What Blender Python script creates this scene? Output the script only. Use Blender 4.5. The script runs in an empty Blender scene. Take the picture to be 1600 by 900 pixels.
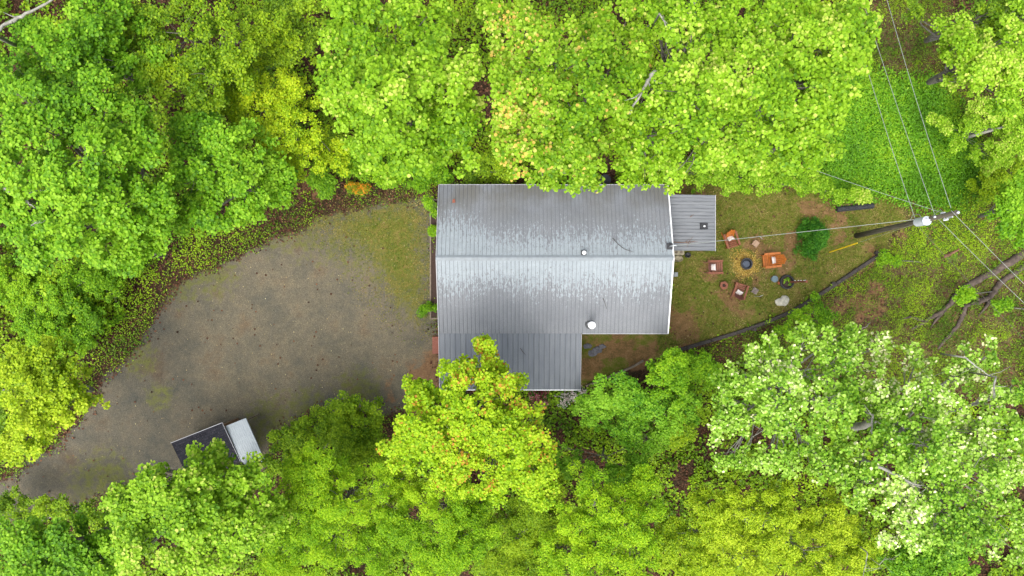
import bpy, math, random
import numpy as np
from math import radians, sin, cos, pi, atan2, sqrt
from mathutils import Vector, Matrix

random.seed(7)
RS = np.random.RandomState(11)
SC = bpy.context.scene
COL = SC.collection

# ------------------------------------------------------------------ camera, sky, sun, exposure
H = 40.0
cam = bpy.data.cameras.new('camera'); cam.sensor_width = 36; cam.lens = 24
cam.clip_start = 0.5; cam.clip_end = 2000
camo = bpy.data.objects.new('camera', cam); COL.objects.link(camo)
camo.location = (0, 0, H); camo.rotation_euler = (0, 0, 0)
SC.camera = camo

W = bpy.data.worlds.new('World'); SC.world = W; W.use_nodes = True
wn = W.node_tree.nodes; wl = W.node_tree.links
wn.clear()
sky = wn.new('ShaderNodeTexSky'); sky.sky_type = 'NISHITA'; sky.sun_disc = False
SUN_EL, SUN_AZ = radians(62), radians(205)
sky.sun_elevation = SUN_EL; sky.sun_rotation = SUN_AZ
sky.air_density = 1.0; sky.dust_density = 4.0; sky.ozone_density = 0.6
hsv = wn.new('ShaderNodeHueSaturation'); hsv.inputs['Saturation'].default_value = 0.40
bg = wn.new('ShaderNodeBackground'); bg.inputs['Strength'].default_value = 0.15
wo = wn.new('ShaderNodeOutputWorld')
wl.new(sky.outputs[0], hsv.inputs['Color']); wl.new(hsv.outputs[0], bg.inputs[0]); wl.new(bg.outputs[0], wo.inputs[0])

sl = bpy.data.lights.new('sun', 'SUN'); sl.energy = 1.2; sl.angle = radians(55); sl.color = (1, 0.97, 0.91)
so = bpy.data.objects.new('sun', sl); COL.objects.link(so)
dvec = Vector((sin(SUN_AZ) * cos(SUN_EL), cos(SUN_AZ) * cos(SUN_EL), sin(SUN_EL)))
so.rotation_euler = dvec.to_track_quat('Z', 'Y').to_euler()
so.location = (0, 0, 60)

vs = SC.view_settings
vs.view_transform = 'Standard'; vs.look = 'None'; vs.gamma = 1.0; vs.exposure = 1.3
try: vs.use_curve_mapping = False
except Exception: pass
SC.render.engine = 'CYCLES'
SC.cycles.max_bounces = 7; SC.cycles.diffuse_bounces = 4; SC.cycles.transmission_bounces = 4
SC.cycles.use_denoising = True
SC.cycles.use_adaptive_sampling = True; SC.cycles.adaptive_threshold = 0.02

# ------------------------------------------------------------------ small maths
F0 = 1066.667
def smooth(a, b, x):
    t = np.clip((x - a) / (b - a), 0, 1); return t * t * (3 - 2 * t)
_T = np.random.RandomState(3).rand(256, 256)
def vnoise(x, y):
    x = np.asarray(x, float); y = np.asarray(y, float)
    xi = np.floor(x).astype(int); yi = np.floor(y).astype(int); fx = x - xi; fy = y - yi
    fx = fx * fx * (3 - 2 * fx); fy = fy * fy * (3 - 2 * fy)
    a = _T[xi & 255, yi & 255]; b = _T[(xi + 1) & 255, yi & 255]
    c = _T[xi & 255, (yi + 1) & 255]; d = _T[(xi + 1) & 255, (yi + 1) & 255]
    return (a * (1 - fx) + b * fx) * (1 - fy) + (c * (1 - fx) + d * fx) * fy
def fbm(x, y, o=4):
    s = 0; a = 0.5; t = 0
    for i in range(o):
        s = s + a * vnoise(x * 2 ** i + 17.3 * i, y * 2 ** i + 5.1 * i); t += a; a *= 0.55
    return s / t
def sdpoly(px, py, poly):
    """signed distance, positive inside"""
    px = np.asarray(px, float); py = np.asarray(py, float)
    d = np.full(px.shape, 1e9); ins = np.zeros(px.shape, bool)
    n = len(poly)
    for i in range(n):
        ax, ay = poly[i]; bx, by = poly[(i + 1) % n]
        ex, ey = bx - ax, by - ay; wx, wy = px - ax, py - ay
        t = np.clip((wx * ex + wy * ey) / (ex * ex + ey * ey + 1e-9), 0, 1)
        d = np.minimum(d, np.hypot(wx - t * ex, wy - t * ey))
        c = ((ay > py) != (by > py)) & (px < (bx - ax) * (py - ay) / (by - ay + 1e-12) + ax)
        ins ^= c
    return np.where(ins, d, -d)

WALLPX = [(915, 604), (985, 576), (1080, 541), (1150, 520), (1235, 487), (1306, 443), (1375, 398)]
# area below the retaining wall (plan, metres) : everything south-east of the wall line
LOWPX = [(640, 640), (760, 628)] + WALLPX + [(1470, 372), (1700, 330), (3200, 300), (3200, 3200), (300, 3200), (440, 860)]
LOW = [((x - 800) / F0 * H, (450 - y) / F0 * H) for x, y in LOWPX]
def terrain(x, y):
    x = np.asarray(x, float); y = np.asarray(y, float)
    d = sdpoly(x, y, LOW)
    w = 0.5 + 3.5 * smooth(21.5, 24.5, x) + 3.0 * (1 - smooth(-3, 4, x))
    step = 0.75 * smooth(0.06, 1, d / w)
    z = -step - 0.07 * np.clip(d - 1, 0, 22)
    dn = np.clip(y - 9, 0, 14)
    z = z + 0.05 * dn
    off = smooth(0.5, 3, -d) * 0 + smooth(1.0, 5.0, d) + smooth(7.5, 11, y) + smooth(24, 27, x) + (1 - smooth(-26, -21, x))
    z = z + (fbm(x * 0.35, y * 0.35) - 0.5) * 0.5 * np.clip(off, 0, 1)
    return z
def tz(x, y): return float(terrain(np.array([x]), np.array([y]))[0])
def P(px, py, z=0.0):
    k = (H - z) / F0
    return Vector(((px - 800) * k, (450 - py) * k, z))
def G(px, py, dz=0.0):
    """where the sight line of a picture point meets the terrain"""
    z = 0.0
    for _ in range(6):
        p = P(px, py, z); z = tz(p.x, p.y)
    return Vector((p.x, p.y, z + dz))

# ------------------------------------------------------------------ ids
def tag(o, label=None, cat=None, group=None, kind=None):
    if label: o['label'] = label
    if cat: o['category'] = cat
    if group: o['group'] = group
    if kind: o['kind'] = kind
    return o
def empty(name, loc, rz=0, **k):
    o = bpy.data.objects.new(name, None); COL.objects.link(o)
    o.location = loc; o.rotation_euler = (0, 0, rz); o.empty_display_size = 0.2
    return tag(o, **k)

# ------------------------------------------------------------------ materials
def newmat(name):
    m = bpy.data.materials.new(name); m.use_nodes = True
    nt = m.node_tree; nt.nodes.clear()
    out = nt.nodes.new('ShaderNodeOutputMaterial'); b = nt.nodes.new('ShaderNodeBsdfPrincipled')
    nt.links.new(b.outputs[0], out.inputs[0])
    return m, nt, b, out
class N:
    """tiny node helper"""
    def __init__(s, nt): s.nt = nt
    def n(s, t, **k):
        x = s.nt.nodes.new(t)
        for a, v in k.items(): setattr(x, a, v)
        return x
    def set(s, sock, v):
        if hasattr(v, 'is_output') or isinstance(v, bpy.types.NodeSocket): s.nt.links.new(v, sock)
        else: sock.default_value = v
    def math(s, op, a, b=0.0, c=None, clamp=False):
        x = s.n('ShaderNodeMath', operation=op); x.use_clamp = clamp
        s.set(x.inputs[0], a); s.set(x.inputs[1], b)
        if c is not None: s.set(x.inputs[2], c)
        return x.outputs[0]
    def noise(s, vec, scale, detail=3, rough=0.55):
        x = s.n('ShaderNodeTexNoise'); s.set(x.inputs['Vector'], vec); x.inputs['Scale'].default_value = scale
        x.inputs['Detail'].default_value = detail; x.inputs['Roughness'].default_value = rough
        return x.outputs['Fac']
    def voro(s, vec, scale, what='Color'):
        x = s.n('ShaderNodeTexVoronoi'); s.set(x.inputs['Vector'], vec); x.inputs['Scale'].default_value = scale
        return x.outputs[what]
    def ramp(s, fac, stops, interp='LINEAR'):
        x = s.n('ShaderNodeValToRGB'); s.set(x.inputs[0], fac); x.color_ramp.interpolation = interp
        e = x.color_ramp.elements
        while len(e) < len(stops): e.new(0.5)
        for i, (p, c) in enumerate(stops):
            e[i].position = p; e[i].color = (*c, 1) if len(c) == 3 else c
        return x.outputs[0]
    def mix(s, f, a, b, mode='MIX'):
        x = s.n('ShaderNodeMix', data_type='RGBA', blend_type=mode)
        s.set(x.inputs[0], f)
        for i, v in ((6, a), (7, b)):
            if isinstance(v, tuple) and len(v) == 3: v = (*v, 1)
            s.set(x.inputs[i], v)
        return x.outputs[2]
    def mr(s, v, a, b, c=0.0, d=1.0, smoothstep=True):
        x = s.n('ShaderNodeMapRange'); x.interpolation_type = 'SMOOTHSTEP' if smoothstep else 'LINEAR'
        s.set(x.inputs[0], v); s.set(x.inputs[1], a); s.set(x.inputs[2], b); s.set(x.inputs[3], c); s.set(x.inputs[4], d)
        return x.outputs[0]
    def scalev(s, vec, v):
        x = s.n('ShaderNodeMapping'); s.set(x.inputs[0], vec); x.inputs['Scale'].default_value = v
        return x.outputs[0]
    def attr(s, name):
        x = s.n('ShaderNodeAttribute', attribute_name=name); return x.outputs['Fac']
    def pos(s): return s.n('ShaderNodeNewGeometry').outputs['Position']
    def obj(s): return s.n('ShaderNodeTexCoord').outputs['Object']
    def bump(s, h, strength, dist, nrm=None):
        x = s.n('ShaderNodeBump'); s.set(x.inputs['Height'], h); x.inputs['Strength'].default_value = strength
        x.inputs['Distance'].default_value = dist
        return x.outputs[0]

def mat_plain(name, col, rough=0.6, metal=0.0, var=0.25, scale=6.0, bump=0.0, stretch=None):
    m, nt, b, out = newmat(name); q = N(nt)
    v = q.obj()
    if stretch: v = q.scalev(v, stretch)
    f = q.noise(v, scale, 4, 0.6)
    lo = tuple(c * (1 - var) for c in col); hi = tuple(min(1, c * (1 + var)) for c in col)
    c = q.ramp(f, [(0.3, lo), (0.7, hi)])
    q.set(b.inputs['Base Color'], c); b.inputs['Roughness'].default_value = rough; b.inputs['Metallic'].default_value = metal
    if bump:
        q.set(b.inputs['Normal'], q.bump(f, bump, 0.01))
    return m

def mat_leaf(name, stops, transl=0.38, rough=0.5):
    m, nt, b, out = newmat(name); q = N(nt)
    c = q.ramp(q.attr('tint'), stops)
    q.set(b.inputs['Base Color'], c); b.inputs['Roughness'].default_value = rough
    b.inputs['Specular IOR Level'].default_value = 0.22
    tr = q.n('ShaderNodeBsdfTranslucent')
    q.set(tr.inputs['Color'], q.mix(1.0, c, (1.0, 1.0, 0.5), 'MULTIPLY'))
    mx = q.n('ShaderNodeMixShader'); mx.inputs[0].default_value = transl
    nt.links.new(b.outputs[0], mx.inputs[1]); nt.links.new(tr.outputs[0], mx.inputs[2]); nt.links.new(mx.outputs[0], out.inputs[0])
    return m

LM = {
 'poplar': mat_leaf('leaf_poplar', [(0, (0.08, 0.21, 0.004)), (0.5, (0.22, 0.41, 0.010)), (0.9, (0.36, 0.57, 0.035)), (1, (0.52, 0.60, 0.11))]),
 'tulip':  mat_leaf('leaf_tulip', [(0, (0.08, 0.21, 0.004)), (0.5, (0.22, 0.40, 0.010)), (0.84, (0.35, 0.53, 0.04)), (0.93, (0.56, 0.58, 0.14)), (1, (0.70, 0.48, 0.10))]),
 'green':  mat_leaf('leaf_green', [(0, (0.055, 0.17, 0.005)), (0.5, (0.15, 0.345, 0.008)), (1, (0.30, 0.52, 0.025))]),
 'mid':    mat_leaf('leaf_mid', [(0, (0.06, 0.15, 0.004)), (0.5, (0.18, 0.32, 0.006)), (1, (0.33, 0.47, 0.012))]),
 'dark':   mat_leaf('leaf_dark', [(0, (0.015, 0.07, 0.006)), (0.5, (0.04, 0.15, 0.008)), (1, (0.09, 0.25, 0.015))]),
 'yellow': mat_leaf('leaf_yellow', [(0, (0.14, 0.28, 0.004)), (0.5, (0.31, 0.47, 0.007)), (1, (0.50, 0.60, 0.014))]),
 'lime':   mat_leaf('leaf_lime', [(0, (0.12, 0.24, 0.004)), (0.5, (0.33, 0.48, 0.010)), (1, (0.50, 0.62, 0.03))]),
 'feather': mat_leaf('leaf_feather', [(0, (0.09, 0.23, 0.003)), (0.5, (0.24, 0.45, 0.006)), (1, (0.42, 0.60, 0.014))]),
 'redtip': mat_leaf('leaf_redtip', [(0, (0.12, 0.27, 0.004)), (0.45, (0.30, 0.49, 0.007)), (0.95, (0.44, 0.58, 0.02)), (0.98, (0.50, 0.42, 0.03)), (1, (0.48, 0.24, 0.03))]),
 'pale':   mat_leaf('leaf_pale', [(0, (0.06, 0.17, 0.008)), (0.4, (0.18, 0.36, 0.015)), (0.72, (0.31, 0.50, 0.06)), (0.92, (0.42, 0.58, 0.14)), (0.98, (0.60, 0.68, 0.34)), (1, (0.78, 0.76, 0.44))], transl=0.25),
 'sea':    mat_leaf('leaf_sea', [(0, (0.05, 0.18, 0.007)), (0.5, (0.16, 0.36, 0.011)), (1, (0.29, 0.52, 0.035))]),
 'shrub':  mat_leaf('leaf_shrub', [(0, (0.06, 0.18, 0.003)), (0.5, (0.16, 0.35, 0.006)), (1, (0.30, 0.50, 0.012))]),
 'cover':  mat_leaf('leaf_cover', [(0, (0.05, 0.12, 0.004)), (0.5, (0.14, 0.26, 0.006)), (1, (0.29, 0.44, 0.012))], transl=0.2),
 'ivy':    mat_leaf('leaf_ivy', [(0, (0.06, 0.17, 0.005)), (0.5, (0.11, 0.29, 0.009)), (1, (0.24, 0.42, 0.013))], transl=0.2),
 'grass':  mat_leaf('grass_blade', [(0, (0.08, 0.13, 0.010)), (0.4, (0.15, 0.18, 0.018)), (0.7, (0.23, 0.20, 0.045)), (1, (0.33, 0.25, 0.10))], transl=0.2),
 'litter': mat_leaf('dead_leaf', [(0, (0.03, 0.014, 0.008)), (0.5, (0.09, 0.038, 0.019)), (0.85, (0.17, 0.078, 0.038)), (1, (0.25, 0.14, 0.075))], transl=0.05, rough=0.7),
 'pine':   mat_leaf('leaf_evergreen', [(0, (0.012, 0.085, 0.004)), (0.5, (0.035, 0.16, 0.007)), (1, (0.09, 0.25, 0.012))], transl=0.15),
 'orange': mat_leaf('petal_orange', [(0, (0.55, 0.20, 0.01)), (1, (0.75, 0.38, 0.02))]),
 'pink':   mat_leaf('petal_pink', [(0, (0.14, 0.02, 0.03)), (0.6, (0.32, 0.07, 0.10)), (1, (0.50, 0.22, 0.24))]),
 'white':  mat_leaf('petal_white', [(0, (0.35, 0.27, 0.27)), (0.6, (0.62, 0.54, 0.53)), (1, (0.78, 0.74, 0.74))]),
}
M = {
 'bark': mat_plain('bark', (0.12, 0.112, 0.09), 0.9, var=0.45, scale=9, bump=0.6, stretch=(1, 1, 0.3)),
 'palebark': mat_plain('pale_bark', (0.24, 0.235, 0.20), 0.85, var=0.35, scale=8, bump=0.5),
 'deadwood': mat_plain('dead_wood', (0.075, 0.055, 0.042), 0.9, var=0.55, scale=5, bump=0.8),
 'polewood': mat_plain('pole_wood', (0.075, 0.066, 0.045), 0.85, var=0.4, scale=14, bump=0.4, stretch=(1, 1, 0.1)),
 'galv': mat_plain('galvanised', (0.5, 0.52, 0.54), 0.45, 0.3, var=0.12),
 'white': mat_plain('white_paint', (0.78, 0.79, 0.80), 0.5, var=0.06),
 'trim': mat_plain('white_trim', (0.36, 0.36, 0.38), 0.5, var=0.1),
 'trans': mat_plain('transformer_paint', (0.52, 0.56, 0.60), 0.4, 0.1, var=0.1),
 'ceramic': mat_plain('insulator_glaze', (0.55, 0.58, 0.62), 0.25, var=0.08),
 'black': mat_plain('black_metal', (0.018, 0.019, 0.022), 0.5, var=0.3),
 'rubber': mat_plain('black_rubber', (0.022, 0.023, 0.025), 0.8, var=0.35),
 'ash': mat_plain('ash', (0.075, 0.09, 0.12), 0.95, var=0.35, scale=18),
 'cedar': mat_plain('redwood_stain', (0.18, 0.055, 0.024), 0.6, var=0.35, scale=9, stretch=(0.4, 3, 1)),
 'darkcedar': mat_plain('dark_redwood_stain', (0.155, 0.045, 0.03), 0.65, var=0.35, scale=9),
 'orange': mat_plain('orange_stain', (0.38, 0.11, 0.014), 0.5, var=0.28, scale=9),
 'pillow': mat_plain('pillow_cloth', (0.56, 0.51, 0.48), 0.9, var=0.12, scale=12),
 'tan': mat_plain('tan_board', (0.31, 0.20, 0.13), 0.7, var=0.18),
 'greywood': mat_plain('grey_weathered_wood', (0.17, 0.135, 0.12), 0.85, var=0.35, scale=14),
 'teal': mat_plain('teal_grey_paint', (0.10, 0.15, 0.17), 0.55, var=0.15),
 'boulder': mat_plain('pale_stone', (0.42, 0.40, 0.33), 0.9, var=0.3, scale=5, bump=0.7),
 'stone': mat_plain('slate_stone', (0.10, 0.10, 0.115), 0.85, var=0.4, scale=8, bump=0.4),
 'timber': mat_plain('dark_timber', (0.045, 0.037, 0.032), 0.9, var=0.4, scale=9, bump=0.5),
 'paletimber': mat_plain('pale_timber', (0.17, 0.135, 0.10), 0.9, var=0.3, scale=9, bump=0.4),
 'yellow': mat_plain('yellow_plastic', (0.62, 0.42, 0.01), 0.45, var=0.06),
 'rust': mat_plain('rusty_paint', (0.19, 0.055, 0.03), 0.75, var=0.4, scale=12),
 'brick': mat_plain('brick_red', (0.21, 0.075, 0.05), 0.85, var=0.3, scale=20),
 'plank': mat_plain('log_siding', (0.17, 0.10, 0.055), 0.75, var=0.25, scale=5, stretch=(1, 1, 8)),
 'deck': mat_plain('deck_board', (0.18, 0.15, 0.12), 0.8, var=0.25),
 'glass': mat_plain('window_glass', (0.03, 0.035, 0.04), 0.08, var=0.1),
 'mulch': mat_plain('dark_mulch', (0.045, 0.026, 0.02), 0.95, var=0.5, scale=30, bump=1.0),
 'wire': mat_plain('wire_alu', (0.27, 0.29, 0.27), 0.45, 0.4, var=0.15),
 'beige': mat_plain('beige_metal', (0.27, 0.24, 0.16), 0.6, var=0.3, scale=10),
 'grey': mat_plain('grey_box', (0.22, 0.24, 0.25), 0.5, var=0.1),
 'twig': mat_plain('twig_bark', (0.05, 0.04, 0.035), 0.9, var=0.3),
 'rusttwig': mat_plain('dead_brown_twig', (0.16, 0.08, 0.045), 0.9, var=0.3),
 'terracotta': mat_plain('terracotta', (0.36, 0.10, 0.04), 0.8, var=0.2),
}

def mat_shingle():
    m, nt, b, out = newmat('black_shingle'); q = N(nt); v = q.obj()
    br = q.n('ShaderNodeTexBrick'); q.set(br.inputs['Vector'], v); br.inputs['Scale'].default_value = 1.0
    br.inputs['Brick Width'].default_value = 0.3; br.inputs['Row Height'].default_value = 0.14; br.inputs['Mortar Size'].default_value = 0.006
    br.inputs['Color1'].default_value = (0.022, 0.023, 0.028, 1); br.inputs['Color2'].default_value = (0.038, 0.038, 0.045, 1)
    br.inputs['Mortar'].default_value = (0.01, 0.01, 0.012, 1)
    sp = q.math('GREATER_THAN', q.voro(v, 22, 'Distance'), 0.80)
    c = q.mix(q.noise(v, 40, 2), br.outputs[0], q.mix(1.0, br.outputs[0], (0.6, 0.6, 0.65), 'MULTIPLY'))
    q.set(b.inputs['Base Color'], q.mix(q.math('MULTIPLY', sp, 0.6), c, (0.10, 0.08, 0.09))); b.inputs['Roughness'].default_value = 0.95; b.inputs['Specular IOR Level'].default_value = 0.1
    q.set(b.inputs['Normal'], q.bump(q.noise(v, 90, 2), 0.5, 0.01))
    return m
M['shingle'] = mat_shingle()

RIDGE_Y = 1.573
def mat_roof(name, mode):
    m, nt, b, out = newmat(name); q = N(nt); v = q.obj()
    sx = q.n('ShaderNodeSeparateXYZ'); q.set(sx.inputs[0], v); X, Y = sx.outputs[0], sx.outputs[1]
    big = q.noise(v, 0.7, 4); fine = q.noise(q.scalev(v, (9, 2.2, 2)), 1.6, 4, 0.65)
    spk = q.noise(v, 38, 3, 0.7)
    base = q.ramp(big, [(0.3, (0.15, 0.16, 0.175)), (0.7, (0.19, 0.20, 0.215))])
    base = q.mix(q.mr(spk, 0.42, 0.72), base, (0.105, 0.11, 0.12))
    if mode == 'main':
        # panels are 0.215 m wide: one random number each
        pan = q.n('ShaderNodeTexWhiteNoise', noise_dimensions='1D')
        q.set(pan.inputs['W'], q.math('FLOOR', q.math('MULTIPLY', X, 2.33)))
        d = q.math('SUBTRACT', Y, RIDGE_Y)
        north = q.math('GREATER_THAN', d, 0.0)
        ad = q.math('ABSOLUTE', d)
        wn_ = q.mr(X, -4.0, 1.0, 2.0, 1.15)
        ws_ = 1.5
        w = q.math('ADD', q.math('MULTIPLY', north, q.math('SUBTRACT', wn_, ws_)), ws_)
        w = q.math('ADD', w, q.math('MULTIPLY', q.math('SUBTRACT', pan.outputs[0], 0.5), 0.5))
        w = q.math('ADD', w, q.math('MULTIPLY', q.math('SUBTRACT', fine, 0.5), 6.0))
        w = q.math('ADD', w, q.math('MULTIPLY', q.math('SUBTRACT', q.noise(v, 8, 3, 0.6), 0.5), 2.6))
        lt = q.math('MULTIPLY', q.mr(q.math('SUBTRACT', w, ad), -0.08, 0.12), q.mr(q.noise(v, 13, 3, 0.6), 0.3, 0.5, 0.55, 1.0))
        clean = q.ramp(q.noise(v, 3, 3), [(0.3, (0.22, 0.25, 0.27)), (0.7, (0.255, 0.29, 0.31))])
        # grime towards the north eave, browner to the east
        gr = q.math('MULTIPLY', q.mr(d, 1.4, 3.9), q.mr(q.noise(v, 0.8, 4), 0.3, 0.65))
        gr = q.math('MULTIPLY', gr, 0.75)
        base = q.mix(gr, base, (0.098, 0.093, 0.074))
        col = q.mix(lt, base, clean)
        # lines at the panel joints
        # narrow darker line along each rib, strength broken up by noise
        fr = q.math('FRACT', q.math('MULTIPLY', q.math('ADD', X, 3.96), 1 / 0.215))
        ln = q.math('LESS_THAN', q.math('ABSOLUTE', q.math('SUBTRACT', fr, 0.16)), 0.085)
        col = q.mix(q.math('MULTIPLY', ln, q.mr(q.noise(q.scalev(v, (3, 0.6, 1)), 2, 3), 0.3, 0.65, 0.05, 0.45)), col, (0.11, 0.115, 0.125))
    elif mode == 'porch':
        base = q.ramp(q.noise(q.scalev(v, (2.5, 0.35, 1)), 1.5, 4), [(0.3, (0.115, 0.128, 0.15)), (0.7, (0.165, 0.178, 0.195))])
        base = q.mix(q.mr(spk, 0.42, 0.72), base, (0.115, 0.125, 0.14))
        fr = q.math('FRACT', q.math('MULTIPLY', q.math('ADD', X, 4.0), 1 / 0.285))
        ln = q.math('LESS_THAN', q.math('ABSOLUTE', q.math('SUBTRACT', fr, 0.16)), 0.07)
        col = q.mix(q.math('MULTIPLY', ln, q.mr(q.noise(q.scalev(v, (3, 0.6, 1)), 2, 3), 0.3, 0.65, 0.2, 0.7)), base, (0.075, 0.08, 0.09))
    else:
        base = q.ramp(q.noise(q.scalev(v, (0.5, 6, 1)), 1.5, 4), [(0.3, (0.13, 0.138, 0.15)), (0.7, (0.19, 0.20, 0.212))])
        fr = q.math('FRACT', q.math('MULTIPLY', q.math('SUBTRACT', Y, 2.04), 1 / 0.19))
        ln = q.math('LESS_THAN', q.math('ABSOLUTE', q.math('SUBTRACT', fr, 0.16)), 0.08)
        col = q.mix(q.math('MULTIPLY', ln, q.mr(q.noise(q.scalev(v, (0.6, 3, 1)), 2, 3), 0.35, 0.65, 0.15, 0.75)), base, (0.08, 0.082, 0.085))
    q.set(b.inputs['Base Color'], col); b.inputs['Roughness'].default_value = 0.62; b.inputs['Metallic'].default_value = 0.0
    b.inputs['Specular IOR Level'].default_value = 0.3
    q.set(b.inputs['Normal'], q.bump(spk, 0.25, 0.004))
    return m
M['roof'] = mat_roof('weathered_metal_roof', 'main'); M['porchroof'] = mat_roof('porch_metal_roof', 'porch'); M['sideroof'] = mat_roof('side_metal_roof', 'side')
M['ridge'] = mat_plain('ridge_metal', (0.185, 0.21, 0.228), 0.55, var=0.12, scale=5)
M['whiteroof'] = mat_plain('white_metal_roof', (0.31, 0.345, 0.37), 0.5, var=0.07, scale=4)

def mat_ground():
    m, nt, b, out = newmat('yard_ground'); q = N(nt); v = q.pos()
    n1 = q.noise(v, 0.55, 5, 0.6); n2 = q.noise(v, 2.6, 5, 0.62); n3 = q.noise(v, 11, 4, 0.65); n4 = q.noise(v, 45, 3, 0.7)
    def edge(name, amp=0.9, a=0.35, bb=0.65):
        f = q.math('ADD', q.attr(name), q.math('MULTIPLY', q.math('SUBTRACT', q.math('ADD', q.math('MULTIPLY', n2, 0.6), q.math('MULTIPLY', n3, 0.4)), 0.5), amp))
        return q.mr(f, a, bb)
    cell = q.voro(v, 14); cb = q.n('ShaderNodeSeparateColor'); q.set(cb.inputs[0], cell)
    # forest floor: dead leaves
    soil = q.ramp(cb.outputs[0], [(0, (0.018, 0.010, 0.006)), (0.45, (0.045, 0.022, 0.012)), (0.8, (0.08, 0.04, 0.02)), (1, (0.12, 0.07, 0.04))])
    soil = q.mix(q.mr(n2, 0.35, 0.7), soil, (0.03, 0.024, 0.012))
    # gravel
    g1 = q.voro(v, 34); gs = q.n('ShaderNodeSeparateColor'); q.set(gs.inputs[0], g1)
    grav = q.ramp(n1, [(0.3, (0.068, 0.067, 0.057)), (0.42, (0.082, 0.077, 0.061)), (0.56, (0.100, 0.090, 0.068)), (0.7, (0.094, 0.073, 0.051))])
    grav = q.mix(q.mr(n2, 0.3, 0.75), grav, q.mix(1.0, grav, (1.25, 1.2, 1.1), 'MULTIPLY'))
    sp = q.ramp(gs.outputs[0], [(0, (0.68, 0.68, 0.68)), (0.5, (0.95, 0.95, 0.95)), (0.95, (1.18, 1.17, 1.13)), (1, (1.6, 1.55, 1.5))])
    grav = q.mix(1.0, grav, sp, 'MULTIPLY')
    pale = q.attr('pale')
    grav = q.mix(q.math('MULTIPLY', pale, 0.75), grav, q.mix(1.0, grav, (1.45, 1.40, 1.30), 'MULTIPLY'))
    moss = q.mr(q.math('ADD', q.attr('moss'), q.math('MULTIPLY', q.math('SUBTRACT', n2, 0.5), 1.6)), 0.4, 0.95)
    mc = q.ramp(n3, [(0.3, (0.075, 0.085, 0.02)), (0.7, (0.15, 0.155, 0.035))])
    grav = q.mix(q.math('MULTIPLY', moss, 0.85), grav, mc)
    # lawn
    gr = q.ramp(q.math('ADD', q.math('MULTIPLY', n2, 0.6), q.math('MULTIPLY', n3, 0.4)), [(0.3, (0.06, 0.10, 0.010)), (0.45, (0.11, 0.135, 0.017)), (0.56, (0.17, 0.145, 0.038)), (0.7, (0.22, 0.155, 0.06))])
    gr = q.mix(q.mr(n4, 0.4, 0.7), gr, q.mix(1.0, gr, (0.6, 0.6, 0.55), 'MULTIPLY'))
    clay = q.ramp(q.math('ADD', q.math('MULTIPLY', n2, 0.5), q.math('MULTIPLY', n3, 0.5)), [(0.35, (0.09, 0.055, 0.030)), (0.5, (0.18, 0.095, 0.045)), (0.65, (0.26, 0.15, 0.08))])
    straw = q.ramp(q.voro(v, 26, 'Distance'), [(0.1, (0.42, 0.27, 0.06)), (0.7, (0.20, 0.12, 0.03))])
    lush = q.ramp(n3, [(0.3, (0.03, 0.10, 0.005)), (0.7, (0.075, 0.20, 0.008))])
    bank = q.ramp(n2, [(0.3, (0.06, 0.035, 0.022)), (0.5, (0.11, 0.085, 0.035)), (0.62, (0.10, 0.125, 0.02)), (0.75, (0.14, 0.15, 0.03))])
    bank = q.mix(q.mr(cb.outputs[1], 0.3, 1.0), bank, q.mix(1.0, bank, (0.55, 0.5, 0.5), 'MULTIPLY'))
    col = soil
    col = q.mix(edge('bank'), col, bank)
    col = q.mix(edge('gravel', 0.7), col, grav)
    col = q.mix(edge('lawn', 1.1), col, gr)
    col = q.mix(edge('lush', 0.9), col, lush)
    col = q.mix(q.math('MULTIPLY', edge('clay', 1.6, 0.38, 1.0), 0.8), col, clay)
    col = q.mix(q.math('MULTIPLY', edge('straw', 1.2, 0.35, 0.75), 0.9), col, straw)
    q.set(b.inputs['Base Color'], col); b.inputs['Roughness'].default_value = 0.95
    b.inputs['Specular IOR Level'].default_value = 0.15
    hh = q.math('ADD', q.math('MULTIPLY', gs.outputs[1], 0.5), q.math('MULTIPLY', n4, 0.8))
    q.set(b.inputs['Normal'], q.bump(hh, 0.7, 0.03))
    return m
M['ground'] = mat_ground()

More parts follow.
